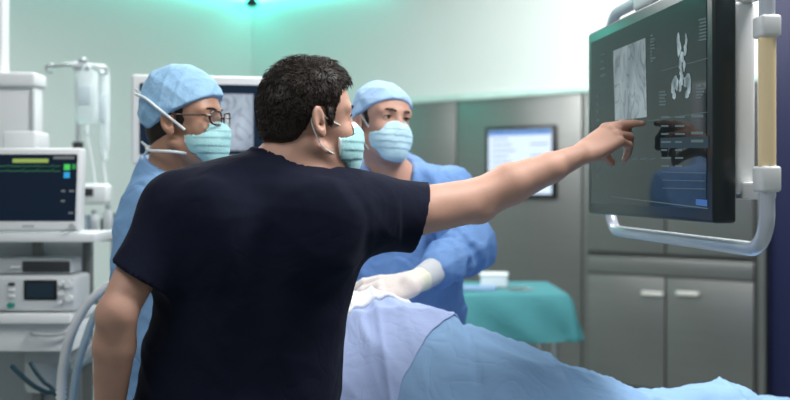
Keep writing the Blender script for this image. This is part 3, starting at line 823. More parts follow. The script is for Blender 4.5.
    n = V(.50, -.10, 1); n /= np.linalg.norm(n); g.half(n, n @ (nb + V(0, 0, .050)), .01)
    me, co, Q = g.mesh('surgical_gown', 1)
    link_mesh('surgical_gown', me, M['gown_lit'], root)
    legs(root, bx + .04, 2.69, M['gown'], .42)
    return root

def legs(root, hx, hy, m, top):
    t = SDF(axis(hx - .3, hx + .3, .009), axis(hy - .2, hy + .25, .009), axis(.05, top + .12, .009))
    for s in (-1, 1): t.chain([V(hx + s * .09, hy, top + .08), V(hx + s * .11, hy + .01, .09)], [.08, .062], .01)
    me, co, Q = t.mesh('trousers', 1); link_mesh('trousers', me, m, root)
    for s in (-1, 1):
        b = SDF(axis(hx + s * .11 - .09, hx + s * .11 + .09, .006), axis(hy - .26, hy + .12, .006), axis(-.03, .16, .006))
        b.cone(V(hx + s * .11, hy + .03, .05), V(hx + s * .12, hy - .14, .04), .045, .042, 0); b.cone(V(hx + s * .11, hy + .02, .05), V(hx + s * .11, hy + .01, .10), .045, .04, .02)
        b.half((0, 0, -1), -.001); me, co, Q = b.mesh('shoe', 1); link_mesh('shoe', me, M['shoe'], root)

# ------------------------------------------------------------------ person 3: surgeon facing us beyond the patient
def surgeon_facing():
    H = head_frame(P(381, 124.8, 3.02), -90 + 34, 0, -5); R, c, sx = H
    root = empty('person', (P(392, 300, 3.1)[0], 3.12, 0), 'person in blue gown, cap and mask facing us across the drapes, white-gloved hand resting', 'person')
    nb = P(391, 178, 3.07)
    sl_, el, wl = P(448, 193, 3.06), P(469, 247, 2.92), P(414, 284, 2.70)
    sr = P(326, 193, 3.06); er = P(318, 262, 2.96); wr = P(336, 300, 2.74)
    xs = axis(-.42, .40, .005, [(-.20, .10, .0034)]); ys = axis(2.5, 3.32, .0055, [(2.88, 3.12, .0034)]); zs = axis(.85, 1.84, .006, [(1.50, 1.82, .0034)])
    f = SDF(xs, ys, zs); add_head(f, H)
    f.cone(c + R @ V(-.025, 0, -.035), nb + V(0, 0.01, 0), .055, .064, .02)
    f.cone(c + R @ V(.035, 0, -.07), nb + V(.02, -.05, -.03), .034, .04, .02)
    f.cone(nb, nb + V(.13, 0, -.045), .05, .045, .04); f.cone(nb, nb + V(-.13, 0, -.045), .05, .045, .04)
    f.loft([(.90, nb[0], 3.12, .15, .09, 0), (1.2, nb[0], 3.12, .16, .10, 0), (1.42, nb[0], 3.11, .14, .08, 0)], .03)
    for a, b, w_, lf in ((sl_, el, wl, True), (sr, er, wr, False)):
        f.cone(a, b, .050, .040, .03); f.cone(b, w_, .036, .022, .01)
    hl = hand_pts(wl, V(-1, -.05, -.10), V(-.1, -.75, .70), True, [(14, 22, 12), (20, 26, 14), (26, 28, 14), (30, 30, 14)], (7, 1, -5, -12), (24, 8, 10), 1.0)
    hr = hand_pts(wr, V(.6, -.45, -.25), V(0, 0, 1), False, [(20, 24, 12)] * 4, (6, 1, -4, -10), (24, 8, 10), .98)
    add_hand(f, hl, -.0015, .98); add_hand(f, hr, -.001, .98)
    me, co, Q = f.mesh('body', 1); join_eyes(me, H)
    link_mesh('body', me, [M['skin'], M['eye'], M['iris']], root)
    make_brows(H, root); make_hair_under(H, root, -.045)
    make_cap(H, root, M['cap_deep'], (.092, .070), (0, .020), .002, 71, tall=-.008)
    make_mask(H, root, M['mask_blue'], white_top=.003)
    # gloves
    for h, w_, e_, nm in ((hl, wl, el, 'left'), (hr, wr, er, 'right')):
        d = (e_ - w_) / np.linalg.norm(e_ - w_); ctr = w_ - d * .08
        q = SDF(*[axis(ctr[i] - .17, ctr[i] + .17, .003) for i in range(3)])
        add_hand(q, h, .0018, 1.0); q.cone(w_ + h['f'] * .01, w_ + d * .040, .029, .034, .012)
        w = Waves(61, 14, 20, 45); q.warp(lambda p: .0012 * w.ridged(p))
        me, co, Q = q.mesh('glove', 1); gl = link_mesh('glove', me, [M['glove'], M['glove_cuff']], root)
        t = (co[Q].mean(1) - w_) @ d; me.polygons.foreach_set('material_index', (t > .004).astype(np.int32))
        q = SDF(*[axis(w_[i] + d[i] * .08 - .1, w_[i] + d[i] * .08 + .1, .003) for i in range(3)])
        q.cone(w_ + d * .03, w_ + d * .13, .0345, .040, 0); n = -d; q.half(n, n @ (w_ + d * .036), .004)
        me, co, Q = q.mesh('knit_cuff', 1); link_mesh('knit_cuff', me, M['knit'], root)
    # gown
    xs = axis(-.52, .42, .0055); ys = axis(2.55, 3.42, .0055); zs = axis(.42, 1.60, .0055)
    g = SDF(xs, ys, zs); bx = nb[0]
    g.loft([(.44, bx, 3.14, .26, .17, 0), (.9, bx, 3.14, .245, .16, 0), (1.05, bx + .0, 3.13, .235, .155, 0), (1.22, bx, 3.12, .225, .15, 0), (1.36, bx, 3.11, .215, .135, 0),
            (1.44, bx, 3.10, .195, .115, 0), (1.50, bx, 3.085, .145, .10, 0), (1.55, bx, 3.08, .102, .088, 0), (1.59, bx, 3.08, .085, .08, 0)], 0, 2.2)
    g.cone(nb + V(.03, 0.01, -.04), sl_, .055, .072, .05); g.cone(nb + V(-.03, 0.01, -.04), sr, .055, .072, .05)
    for a, b, w_ in ((sl_, el, wl), (sr, er, wr)):
        d = (w_ - b) / np.linalg.norm(w_ - b); L = np.linalg.norm(w_ - b); e2 = w_ - d * .122
        g.cone(a, b, .082, .074, .04); g.cone(b, e2, .074, .050, .03)
        n = d
        # sleeve folds gathered at the elbow
        for k_, (t, r) in enumerate(((.25, .014), (.5, .012), (.72, .010))):
            ctr = b + (e2 - b) * t; rad = .074 + (.044 - .074) * t
            ring = []
            for a_ in np.linspace(0, 2 * math.pi, 15, endpoint=False):
                u = np.cross(d, V(0, 0, 1)); u /= np.linalg.norm(u); v = np.cross(d, u)
                ring.append(ctr + rad * (u * math.cos(a_) + v * math.sin(a_)) + d * .018 * math.sin(2 * a_ + k_))
            for i in range(len(ring)): g.cone(ring[i - 1], ring[i], r * .7, r * .7, .02)
    w1 = Waves(81, 4, 4, 8, (1, 1, .5)); w2 = Waves(83, 5, 9, 17, (1, 1, .8))
    g.warp(lambda p: -.026 * w1.crease(p, .05) + .008 - .012 * w2.crease(p, .03), .05)
    n = V(.0, -.45, 1); n /= np.linalg.norm(n); g.half(n, n @ (nb + V(0, 0, .052)), .010)
    g.cone(nb + V(0, -.02, .06), nb + V(0.008, -.085, .012), .070, .058, .012, 's')
    me, co, Q = g.mesh('surgical_gown', 1)
    link_mesh('surgical_gown', me, M['gown'], root)
    # dark undershirt showing in the gown's neckline
    q = SDF(axis(bx - .16, bx + .16, .005), axis(2.94, 3.24, .005), axis(1.36, 1.60, .005))
    q.loft([(1.37, bx, 3.10, .12, .085, 0), (1.46, bx, 3.09, .10, .085, 0), (1.52, bx, 3.08, .076, .076, 0)], 0)
    n = V(0, -.35, 1); n /= np.linalg.norm(n); q.half(n, n @ (nb + V(0, 0, .018)), .006)
    me, co, Q = q.mesh('undershirt', 1); link_mesh('undershirt', me, M['undershirt'], root)
    legs(root, bx, 3.13, M['gown'], .42)
    return root
# ------------------------------------------------------------------ the room
W0 = V(1.876, 6.7, 0); WD = V(-.7915, .6112, 0); WN = V(-.6112, -.7915, 0)    # far steel wall: point, direction to the left, normal into the room
CEIL = 3.19
def wall_t(px, off=0.0):
    k = (px - CX) / FPX; o = W0 + WN * off
    return (k * o[1] - o[0]) / (WD[0] - k * WD[1])
def wall_z(py, t, off=0.0):
    Y = (W0 + WN * off + WD * t)[1]; return CAMZ - (py - HOR) / FPX * Y
TC = wall_t(252)                                   # the room's far corner
CORN = W0 + WD * TC
WF = (W0, WD, WN, V(0, 0, 1))                      # frame: (along the wall to the left, out of the wall, up)
LF = (CORN, WN, -WD, V(0, 0, 1))                   # left wall frame: along towards us, out of the wall (to the right), up

def struct(name, mb, m, **k):
    o = mb.build(name, m, None, kind='structure'); return o
struct('floor', MB().box((-6, -2, -.1), (7, 11.5, 0)), M['floor'])
struct('ceiling', MB().box((-6, .6, CEIL), (7, 11.5, CEIL + .1)), M['ceiling'])
struct('wall_back', MB(WF).box((-.62, -.12, 0), (TC + .12, 0, CEIL)), M['wall'])
struct('wall_left', MB(LF).box((0, -.12, 0), (8.5, 0, CEIL)), M['wall'])
struct('wall_right', MB(WF).box((-2.6, -.12, 0), (-.625, .02, CEIL)), M['navy_wall'])

# steel wall lining with its seams and pale glass ledge
CT = 2.135
ts0, ts1, ts2 = wall_t(586), wall_t(461), wall_t(340)
for i, (a, b) in enumerate(((wall_t(591), ts0 + .0), (ts0 + .012, ts1), (ts1 + .012, ts2), (ts2 + .012, TC - .7))):
    o = MB(WF).box((min(a, b), .001, .10), (max(a, b), .05, CT), .004).build('wall_panel', M['steel'], None, kind='structure'); o.name = 'trim_%d' % (i + 1)
o = MB(WF).box((-.575, .0, CT), (TC - .7, .07, CT + .045), .003).build('trim_5', M['glass_edge'], None, kind='structure')
o = MB(WF).box((-.62, .002, 0), (TC - .1, .045, .095)).build('baseboard_back', M['steel_dark'], None, kind='structure')
o = MB(WF).box((-.622, .0, 0), (-.58, .09, CT + .045), .004).build('trim_6', M['steel'], None, kind='structure')

# built-in steel cupboards
def cupboard(name, z0, z1, doors, label, handle_py=None, strip=None):
    tL, tR = wall_t(591), -.575
    root = empty(name, W0 + WD * tR + V(0, 0, z0), label, 'cabinet')
    MB(WF).box((tR, .0, z0), (tL, .05, z1)).build('body', M['steel_dark'], root)
    tm = wall_t(670)
    for a, b, hx in ((tm + .006, tL - .012, 653), (tR + .03, tm - .006, 688)):
        d = MB(WF).box((a, .045, z0 + .015), (b, .075, doors), .004).build('door', M['steel'], root)
        if handle_py:
            th = wall_t(hx, .08); zz = wall_z(handle_py, th, .08)
            m = MB(WF); m.box((th - .075, .075, zz - .013), (th + .075, .105, zz + .013), .006); m.build('handle', M['handle'], d)
    if strip: MB(WF).box((tR + .03, .045, doors + .012), (tL - .012, .077, z1 - .008), .004).build('drawer_front', M['steel'], root)
    return root
cupboard('steel_cupboard', .10, 1.0, .865, 'low brushed steel cupboard with two doors and pale bar handles, under the hanging screen', 293.5, True)
cupboard('steel_cupboard', 1.008, CT, CT - .012, 'tall upper steel cupboard with two plain doors, behind the hanging screen')

# screen set into the steel wall
a, b = wall_t(487, .06), wall_t(557, .06)
z1, z0 = wall_z(126, (a + b) / 2, .06), wall_z(198, (a + b) / 2, .06)
root = empty('wall_screen', W0 + WD * (a + b) / 2 + WN * .055 + V(0, 0, z0), 'bright white black-framed screen set in the steel wall, behind the pointing arm', 'screen')
MB(WF).box((b, .051, z0), (a, .085, z1), .006).build('frame', M['black'], root)
scr = MB(WF).box((b + .03, .084, z0 + .03), (a - .03, .0875, z1 - .03)).build('screen', emis('lit white page', (.70, .83, 1.0), 1.2), root)
m = MB(WF)
m.box((b + .034, .087, z1 - .066), (a - .034, .089, z1 - .034))
m.build('title_bar', emis('blue bar', (.10, .30, .75), .9), scr)
m = MB(WF)
for k in range(9):
    zz = z1 - .10 - k * .042; m.box((a - .06 - .03 * (k % 3) - .14, .087, zz), (a - .06, .0885, zz + .010))
    if k % 2: m.box((b + .06, .087, zz), (b + .20, .0885, zz + .010))
m.build('text_lines', emis('grey text', (.36, .48, .70), .9), scr)

# teal light strips round the top of the walls, sensor in the corner
TEAL = emis('teal strip light', (.08, .92, .72), 10.0)
o = MB(LF).box((.05, .03, CEIL - .045), (3.6, .07, CEIL - .012), .004).build('light_strip', TEAL); tag(o, 'teal glowing light strip along the top of the left wall', 'light strip')
o = MB(WF).box((TC - 1.7, .03, CEIL - .045), (TC - .08, .07, CEIL - .012), .004).build('light_strip', TEAL); tag(o, 'teal glowing light strip along the top of the far wall, right of the corner', 'light strip')
pc = P(252, 3, CORN[1] - .35)
root = empty('ceiling_sensor', pc + V(0, 0, .05), 'small dark ceiling sensor in the corner where the two teal-lit walls meet', 'sensor')
MB().cyl(pc + V(0, 0, .02), V(pc[0], pc[1], CEIL), .035, 16).build('mount', M['dark_plastic'], root)
MB().ball(pc + V(0, 0, .0), (.06, .06, .04)).build('dome', M['dark_plastic'], root)

# ------------------------------------------------------------------ the big hanging screen on the right
FP = V(.554, 2.87, 1.395); MU = V(.1133, -.9936, 0); MN = V(-.9936, -.1133, 0)
MF = (FP, MU, MN, V(0, 0, 1))                       # along (far -> near), towards the viewer of the screen, up
MW, MHT = .838, .514
def on_screen(px, py):
    kx = (px - CX) / FPX; a = (2.87 * kx - .554) / (.1133 + .9936 * kx); Y = 2.87 - .9936 * a
    return a, CAMZ - (py - HOR) / FPX * Y - 1.395
root = empty('hanging_screen', FP + MU * .4 - MN * .06 - V(0, 0, .1), 'large black medical screen hung at right in a pale tube frame with cream grip', 'screen')
MB(MF).box((0, -.050, 0), (MW, 0, MHT), .008, 3).build('housing', M['bezel'], root)
sc = MB(MF).box((.035, -.004, .030), (MW - .032, .0012, MHT - .030)).build('screen_panel', M['screen_glass'], root)
MB(MF).box((.10, -.098, .06), (MW - .012, -.050, MHT - .055), .012, 3).build('rear_housing', M['white_plastic'], root)
# tube frame: a rounded loop behind the screen
e = -.070; x0, x1, zb, zt = -.012, MW + .088, -.050, MHT + .055; r = .07
def arc(cx, cz, a0, a1): return [(cx + r * math.cos(math.radians(a)), e, cz + r * math.sin(math.radians(a))) for a in np.linspace(a0, a1, 8)]
loop = arc(x0 + r, zb + r, 180, 270) + arc(x1 - r, zb + r, 270, 360) + arc(x1 - r, zt - r + .35, 0, 0)[:1]
loop = [(x0, e, zt - r)] + loop
MB(MF).tube(loop, .0155, 16).build('tube_frame', M['rail'], root)
top = [(x0, e, zt - r)] + arc(x0 + r, zt - r, 180, 90) + [(MW * .35, e, zt)]
MB(MF).tube(top, .0155, 16).build('tube_frame', M['rail'], root)
m = MB(MF); m.box((MW * .28, -.14, zt - .035), (MW * .72, -.045, zt + .05), .015, 3); m.build('yoke', M['white_plastic'], root)
# arm going up to the ceiling
m = MB(MF); m.tube([(MW * .5, -.09, zt + .04), (MW * .5, -.09, CEIL - 1.395)], .045, 20); m.build('ceiling_arm', M['white_plastic'], root)
def zpy(py, Y=1.95): return CAMZ - (py - HOR) / FPX * Y - 1.395
Yn = 2.87 - .9936 * x1
MB(MF).tube([(x1, e, zpy(166, Yn)), (x1, e, zpy(37, Yn))], .0168, 18).build('grip', M['grip'], root)
for py0, py1 in ((166, 192), (15, 37)):
    MB(MF).box((x1 - .026, e - .021, zpy(py1, Yn)), (x1 + .020, e + .019, zpy(py0, Yn)), .006, 3).build('grip_clamp', M['white_plastic'], root)
for z in (.05, MHT - .06): MB(MF).box((MW - .05, -.094, z), (x1 - .005, -.066, z + .035), .006).build('bracket', M['white_plastic'], root)

# what the screen shows
def quad(mb, pts, c=.0016, th=.0008):
    q = [V(*on_screen(*p)) for p in pts]; mb.prism([(a, c, b) for a, b in q], (0, th, 0))
def bar(mb, px0, px1, py0, py1, w=.003):
    a0, b0 = on_screen(px0, py0); a1, b1 = on_screen(px1, py1)
    mb.prism([(a0, .0014, b0 - w / 2), (a1, .0014, b1 - w / 2), (a1, .0014, b1 + w / 2), (a0, .0014, b0 + w / 2)], (0, .0008, 0))
m = MB(MF); quad(m, [(614, 51), (646, 38), (647.5, 117), (616, 121)])
m.build('x_ray_image', emis_image('x-ray picture', (.15, .20, .215), (.33, .41, .43), .95, 9.0, True, (1, 1, .6), .3, .62), sc)
# spine and pelvis picture
sp = MB(MF)
def blob(px, py, rx, rz):
    a, b = on_screen(px, py); sp.mi = 0
    n = 10; sp.prism([(a + rx * math.cos(t) * (1 + .25 * math.sin(3 * t + px)), .0016, b + rz * math.sin(t) * (1 + .2 * math.cos(2 * t + py))) for t in np.linspace(0, 2 * math.pi, n, endpoint=False)], (0, .001, 0))
for (x, y, rx, rz) in ((679, 42, .008, .022), (687, 40, .006, .016), (680, 49, .011, .020), (686, 50, .008, .018), (683, 57, .012, .017), (681, 64, .008, .016), (685, 66, .007, .013), (682, 72, .009, .010), (683, 77, .010, .008),
                       (676, 80, .016, .011), (689, 78, .016, .011), (674, 87, .013, .018), (690, 85, .012, .020), (681, 88, .008, .012), (675, 95, .010, .013), (688, 94, .011, .013), (677.5, 84, .012, .016), (686.5, 82, .012, .016), (682, 82, .012, .012)): blob(x, y, rx * .85, rz * .85)
sp.build('bone_image', emis_image('bone picture', (.16, .22, .24), (.52, .66, .70), .72, 30, False, (1, 1, 1), .35, .65), sc)
tx = MB(MF); rr = random.Random(3)
for k in range(9):                                  # small print beside the pictures
    y = 36 + k * 3.2; bar(tx, 651, 651 + rr.uniform(2, 6), y, y - .8, .0035)
for k in range(7): y = 12 + k * 3.4; bar(tx, 699 + rr.uniform(0, 2), 707, y + 8, y + 6.5, .0035)
for k in range(5): y = 92 + k * 3.2; bar(tx, 660, 663 + rr.uniform(0, 5), y, y - .4, .0035)
for k in range(5): y = 86 + k * 3; bar(tx, 697, 702 + rr.uniform(0, 5), y, y - .4, .0035)
for k in range(4): y = 43 + k * 7; bar(tx, 601, 603 + rr.uniform(0, 3), y + 12, y + 11, .0035)
for k in range(11): y = 96 + k * 8; bar(tx, 597.5, 600, y, y, .004)
bar(tx, 662, 709, 71, 58, .0014); 
for k, y in enumerate((114, 123, 131, 139, 147, 155, 163)):
    bar(tx, 662, 666 + rr.uniform(1, 6), y + 3, y + 3, .004); bar(tx, 676, 682 + rr.uniform(0, 4), y + 3, y + 3, .004)
    if k in (0, 2, 3): bar(tx, 692, 704, y + 2, y + 2, .006)
for y in (172, 180, 188): bar(tx, 663, 706, y, y + 1, .0014)
bar(tx, 612, 709, 196.5, 208.5, .0022); bar(tx, 648.5, 709, 121, 112, .0014)
ecg = [(632, 159), (638, 159), (639, 157.5), (640, 160), (641, 159), (646, 159), (647, 157), (648, 161.5), (649, 158), (650, 160), (652, 159), (656, 158.5)]
for p, q in zip(ecg[:-1], ecg[1:]): bar(tx, p[0], q[0], p[1], q[1], .002)
tx.build('screen_text', emis('dim screen print', (.17, .24, .26), .55), sc)
hl = MB(MF); quad(hl, [(661, 138), (709, 136), (709, 148), (661, 148)], .0010, .0004); hl.build('highlighted_row', emis('row highlight', (.035, .055, .07), 1), sc)
hl = MB(MF); quad(hl, [(697, 199), (708, 200), (708, 206.5), (697, 205)]); hl.build('blue_button', emis('blue button', (.06, .14, .36), 1), sc)
dk = MB(MF); quad(dk, [(676, 104), (709, 96), (709, 70), (676, 78)], .0006, .0004)
dk.bm.free()

# ------------------------------------------------------------------ draped patient on the operating table
TY = 2.60
def ridge(X):
    return np.interp(X, [-.40, -.20, -.013, .06, .115, .242, .344, .497, .60, .66, .73, .80, .86, .92, .97, 1.05, 1.2],
                     [1.16, 1.185, 1.172, 1.155, 1.136, 1.085, 1.048, .985, .950, .938, .940, .958, .955, .935, .90, .86, .83])
def halfw(X): return np.interp(X, [-.4, 0, .3, .6, .8, 1.2], [.27, .27, .24, .20, .19, .22])
TABLE = .86
crw = Waves(91, 3, 3, 6, (1, 1, .2)); crw2 = Waves(93, 4, 7, 14, (1, 1, .2))
def surf(X, v, off=0.0, seed=0.0):
    """v: metres across the table, negative towards us; hangs down past the edge"""
    zr = ridge(X); w = halfw(X); edge = .36
    s = np.sign(v); a = np.abs(v); yy = np.where(a < edge, a, edge + .04 * np.sin(np.clip((a - edge) / .12, 0, 1) * 1.57)); 
    t = np.clip(a / w, 0, 1); bump = (.5 + .5 * np.cos(t * math.pi)) ** .8
    zt = TABLE + (zr - TABLE) * bump * .86 + (zr - TABLE) * .14 * np.clip(1 - a / edge, 0, 1)
    z = zt - np.clip(a - edge + .03, 0, 1) ** 1.0
    y = TY + s * yy
    p = np.stack([X, v * .8, z * 0 + seed], -1).reshape(-1, 3)
    fold = .030 * crw.crease(p, .05, 3).reshape(X.shape) - .009 + .016 * crw2.crease(p, .03, 3).reshape(X.shape)
    # unfolding creases in a grid
    cg = 0
    for q, per, o in ((X + .25 * v, .235, .06), (v - .22 * X, .19, .05)):
        u = (q + o + seed) / per; d = np.abs(u - np.round(u)) * per; cg = cg + .015 * np.exp(-np.abs(d) / .010) * np.where(np.round(u) % 2 == 0, 1, -1)
    flute = .02 * np.clip((a - edge) / .25, 0, 1) * np.sin(X * 26 + 3 * np.sin(X * 5))
    return np.stack([X, y + s * flute, z + fold + cg + off], -1)
def sheet(name, m, uv, off, th, seed=0.0):
    """uv: function (i, j in 0..1) -> X, v"""
    nu, nv = 150, 150; I, J = np.meshgrid(np.linspace(0, 1, nu), np.linspace(0, 1, nv), indexing='ij')
    X, v = uv(I, J); pts = surf(X, v, off, seed)
    bm_v = pts.reshape(-1, 3); lo = bm_v - V(0, 0, th)
    fs = []
    g = lambda i, j: i * nv + j; N = nu * nv
    for i in range(nu - 1):
        for j in range(nv - 1):
            fs.append((g(i, j), g(i + 1, j), g(i + 1, j + 1), g(i, j + 1))); fs.append((N + g(i, j), N + g(i, j + 1), N + g(i + 1, j + 1), N + g(i + 1, j)))
    for i in range(nu - 1):
        for j in (0, nv - 1): fs.append((g(i, j), g(i + 1, j), N + g(i + 1, j), N + g(i, j)))
    for j in range(nv - 1):
        for i in (0, nu - 1): fs.append((g(i, j), g(i, j + 1), N + g(i, j + 1), N + g(i, j)))
    me = bpy.data.meshes.new(name); me.from_pydata([tuple(p) for p in np.concatenate([bm_v, lo])], [], fs); me.update()
    b = bmesh.new(); b.from_mesh(me); bmesh.ops.recalc_face_normals(b, faces=b.faces); b.to_mesh(me); b.free()
    return link_mesh(name, me, m)
o = sheet('surgical_drape', M['drape'], lambda I, J: (-.27 + 1.42 * I, -.66 + 1.2 * J), 0, .004)
tag(o, 'large mid-blue creased surgical drape over the patient, running to the bottom right', 'drape')
def lil(I, J):
    v = -.64 + .86 * J; xm = np.interp(v, [-.64, -.34, -.27, -.16, -.06, .02, .25], [-.06, -.045, -.025, .02, .10, .20, .24]); return -.255 + (xm + .255) * I, v
o = sheet('surgical_drape', M['drape_lilac'], lil, .008, .0035, .0)
tag(o, 'paler lilac-blue sheet laid over the larger blue drape beside the pointing man', 'drape')
def whi(I, J):
    v = -.10 + .33 * J; xm = np.interp(v, [-.10, -.06, -.03, .01, .04, .25], [-.14, -.10, -.05, .01, .05, .05]); return -.25 + (xm + .25) * I, v
o = sheet('folded_towel', M['drape_white'], whi, .020, .013, .0)
tag(o, 'white folded cloth on the patient under the white-gloved hand', 'cloth')
root = empty('operating_table', (.42, TY, 0), 'operating table hidden under the blue drapes', 'table')
MB().box((-.24, TY - .26, .74), (1.10, TY + .26, .82), .03).build('table_top', M['rubber'], root)
MB().box((.25, TY - .12, .10), (.60, TY + .12, .74), .02).build('column', M['steel'], root)
MB().box((.02, TY - .22, 0), (.85, TY + .22, .10), .02).build('base', M['steel'], root)

# ------------------------------------------------------------------ instrument table with teal cloth
IY = 5.0
p0, p1 = P(462, 294, IY), P(553, 294, IY); zt = P(0, 294, IY)[2]
x0, x1 = p0[0] - .5, p1[0] + .07; y0, y1 = IY, IY + .62
root = empty('instrument_table', ((x0 + x1) / 2, IY + .3, 0), 'steel instrument table under a teal cloth by the steel wall', 'table')
MB().box((x0 + .02, y0 + .02, zt - .04), (x1 - .02, y1 - .02, zt - .012), .005).build('table_top', M['steel'], root)
for a in (x0 + .05, x1 - .05):
    for b in (y0 + .05, y1 - .05): MB().cyl((a, b, 0), (a, b, zt - .04), .016, 12).build('leg', M['chrome'], root)
def cloth(I, J): pass
nu, nv = 140, 90
xs_ = np.linspace(x0 - .25, x1 + .26, nu); ys_ = np.linspace(y0 - .26, y1 + .2, nv); Xg, Yg = np.meshgrid(xs_, ys_, indexing='ij')
ox = np.maximum(np.maximum(x0 - Xg, Xg - x1), 0); oy = np.maximum(np.maximum(y0 - Yg, Yg - y1), 0); hang = np.hypot(ox, oy)
cx_, cy_ = np.clip(Xg, x0, x1), np.clip(Yg, y0, y1)
out = .05 * (1 - np.exp(-hang / .08)); nx_, ny_ = np.where(Xg > x1, 1, np.where(Xg < x0, -1, 0)) * ox / (hang + 1e-6), np.where(Yg > y1, 1, np.where(Yg < y0, -1, 0)) * oy / (hang + 1e-6)
fl = .018 * np.sin(Xg * 21 + Yg * 17) * np.clip(hang / .2, 0, 1)
pts = np.stack([cx_ + nx_ * (out * 1.4 + fl), cy_ + ny_ * (out + fl), zt - np.minimum(hang, .24) * .97 + .003 * np.sin(Xg * 15) * np.sin(Yg * 19)], -1).reshape(-1, 3)
fs = []; N = nu * nv; g_ = lambda i, j: i * nv + j
for i in range(nu - 1):
    for j in range(nv - 1): fs.append((g_(i, j), g_(i + 1, j), g_(i + 1, j + 1), g_(i, j + 1)))
me = bpy.data.meshes.new('table_cloth'); me.from_pydata([tuple(p) for p in pts], [], fs); me.update()
o = link_mesh('table_cloth', me, M['teal_cloth']); md = o.modifiers.new('thick', 'SOLIDIFY'); md.thickness = .004; md.offset = 1
tag(o, 'creased teal cloth hanging over the instrument table behind the patient', 'cloth')
def on_table(px, py): 
    Y = (CAMZ - zt) * FPX / (py - HOR); return V((px - CX) / FPX * Y, Y, zt + .006)
q = on_table(490, 288.5)
root = empty('dressing_box', q, 'white box of dressings on the teal table', 'box')
fr = frame(q, -8); MB(fr).box((-.05, 0, 0), (.09, .12, .062), .008, 3).build('body', M['drape_white'], root); MB(fr).box((-.055, -.004, .054), (.094, .124, .072), .006, 3).build('lid', M['mask_white'], root)
q = on_table(482, 292)
root = empty('instrument_tray', q, 'shallow pale blue tray in front of the white box on the teal table', 'tray')
fr = frame(q, -8); m = MB(fr); m.box((-.10, -.02, 0), (.07, .06, .006), .002)
for lo, hi in (((-.10, -.02, 0), (.07, -.014, .022)), ((-.10, .054, 0), (.07, .06, .022)), ((-.10, -.02, 0), (-.094, .06, .022)), ((.064, -.02, 0), (.07, .06, .022))): m.box(lo, hi, .002)
m.build('tray', mat('pale blue plastic', (.35, .5, .72), .4), root)
for i, (px, py, an, lb) in enumerate(((511, 290, 15, 'steel forceps lying on the teal cloth, the one nearest the white box'), (519, 292, 35, 'steel forceps lying on the teal cloth, the one nearest its right corner'))):
    q = on_table(px, py); fr = frame(q, an); m = MB(fr)
    for s in (-1, 1): m.tube([(-.07, 0, .003), (0, s * .006, .004), (.06, s * .010, .004)], [.003, .004, .003], 8, 4); m.tube([(.075 + .016 * math.cos(t), s * .014 + .011 * math.sin(t), .004) for t in np.linspace(0, 6.283, 14, endpoint=False)], .003, 6, 0, True)
    tag(m.build('forceps', M['chrome']), lb, 'forceps', 'forceps on the teal table')
# ------------------------------------------------------------------ equipment at the left
# display behind the surgeon in profile
DY = 3.55
root = empty('boom_display', (P(200, 200, DY)[0], DY, 1.2), 'white-framed display showing an x-ray picture, behind the capped heads at the left', 'screen')
dl = P(131, 74, DY); fr = frame((dl[0], DY, 0), 10)
zt_, zb_ = dl[2], P(0, 164, DY)[2]; dw = .70
MB(fr).box((0, 0, zb_), (dw, .07, zt_), .012, 3).build('frame', M['white_plastic'], root)
sc2 = MB(fr).box((.030, -.004, zb_ + .035), (dw - .03, .004, zt_ - .032)).build('screen', mat('dark blue screen', (.004, .008, .016), .3, spec=.2, emit=(.010, .024, .05), estr=.5), root)
m = MB(fr); m.box((.31, -.006, zb_ + .05), (.43, -.003, zt_ - .065))
m.build('x_ray_image', emis_image('grey x-ray', (.20, .25, .32), (.50, .58, .68), 1.0, 8, True, (1, 1, .7), .3, .65), sc2)
m = MB(fr); m.box((.05, -.006, zb_ + .08), (.27, -.003, zt_ - .11)); m.build('scan_image', emis_image('dark scan', (.004, .010, .025), (.02, .05, .10), .8, 10, False), sc2)
MB(fr).cyl((dw / 2, .10, .05), (dw / 2, .10, zb_ + .2), .03, 16).build('pole', M['white_plastic'], root); MB(fr).lathe((dw / 2, .10, 0), [(.25, 0), (.26, .015), (.22, .04), (.04, .06)], 28).build('base', M['white_plastic'], root)
MB(fr).box((dw / 2 - .06, .06, zb_ + .06), (dw / 2 + .06, .12, zb_ + .2), .01).build('mount', M['gray_plastic'], root)

# anaesthesia machine: tower, shelves, drawers
AY = 3.32
def ax(px, Y=AY): return (px - CX) / FPX * Y
def az(py, Y=AY): return CAMZ - (py - HOR) / FPX * Y
root = empty('anaesthesia_machine', (ax(10), AY + .3, 0), 'tall white anaesthesia machine with shelves and a drawer at the left edge', 'medical machine')
TY2 = 3.72
MB().box((ax(-90, TY2), TY2, az(150, TY2)), (ax(35, TY2), TY2 + .09, az(86, TY2)), .012, 3).build('cabinet', M['white_plastic'], root)
MB().box((ax(-90, TY2), TY2 - .03, az(87, TY2)), (ax(38, TY2), TY2 + .10, az(73, TY2)), .012, 3).build('lid', M['white_plastic'], root)
MB().box((ax(31, TY2), TY2 - .008, az(146, TY2)), (ax(34, TY2), TY2 + .01, az(90, TY2)), .003).build('side_trim', M['gray_plastic'], root)
MB().box((ax(-40, TY2), TY2 + .02, az(74, TY2)), (ax(0, TY2), TY2 + .1, CEIL - .01), .012, 3).build('column', M['white_plastic'], root)
MB().box((ax(6, 3.5), 3.46, az(150, 3.46)), (ax(40, 3.5), 3.60, az(131, 3.46)), .010, 3).build('junction_box', M['white_plastic'], root)
MB().box((ax(-90), AY - .02, az(242)), (ax(97), AY + .24, az(233)), .006, 2).build('shelf', M['white_plastic'], root)
MB().box((ax(-90), AY - .03, az(323)), (ax(73), AY + .26, az(313)), .006, 2).build('shelf', M['white_plastic'], root)
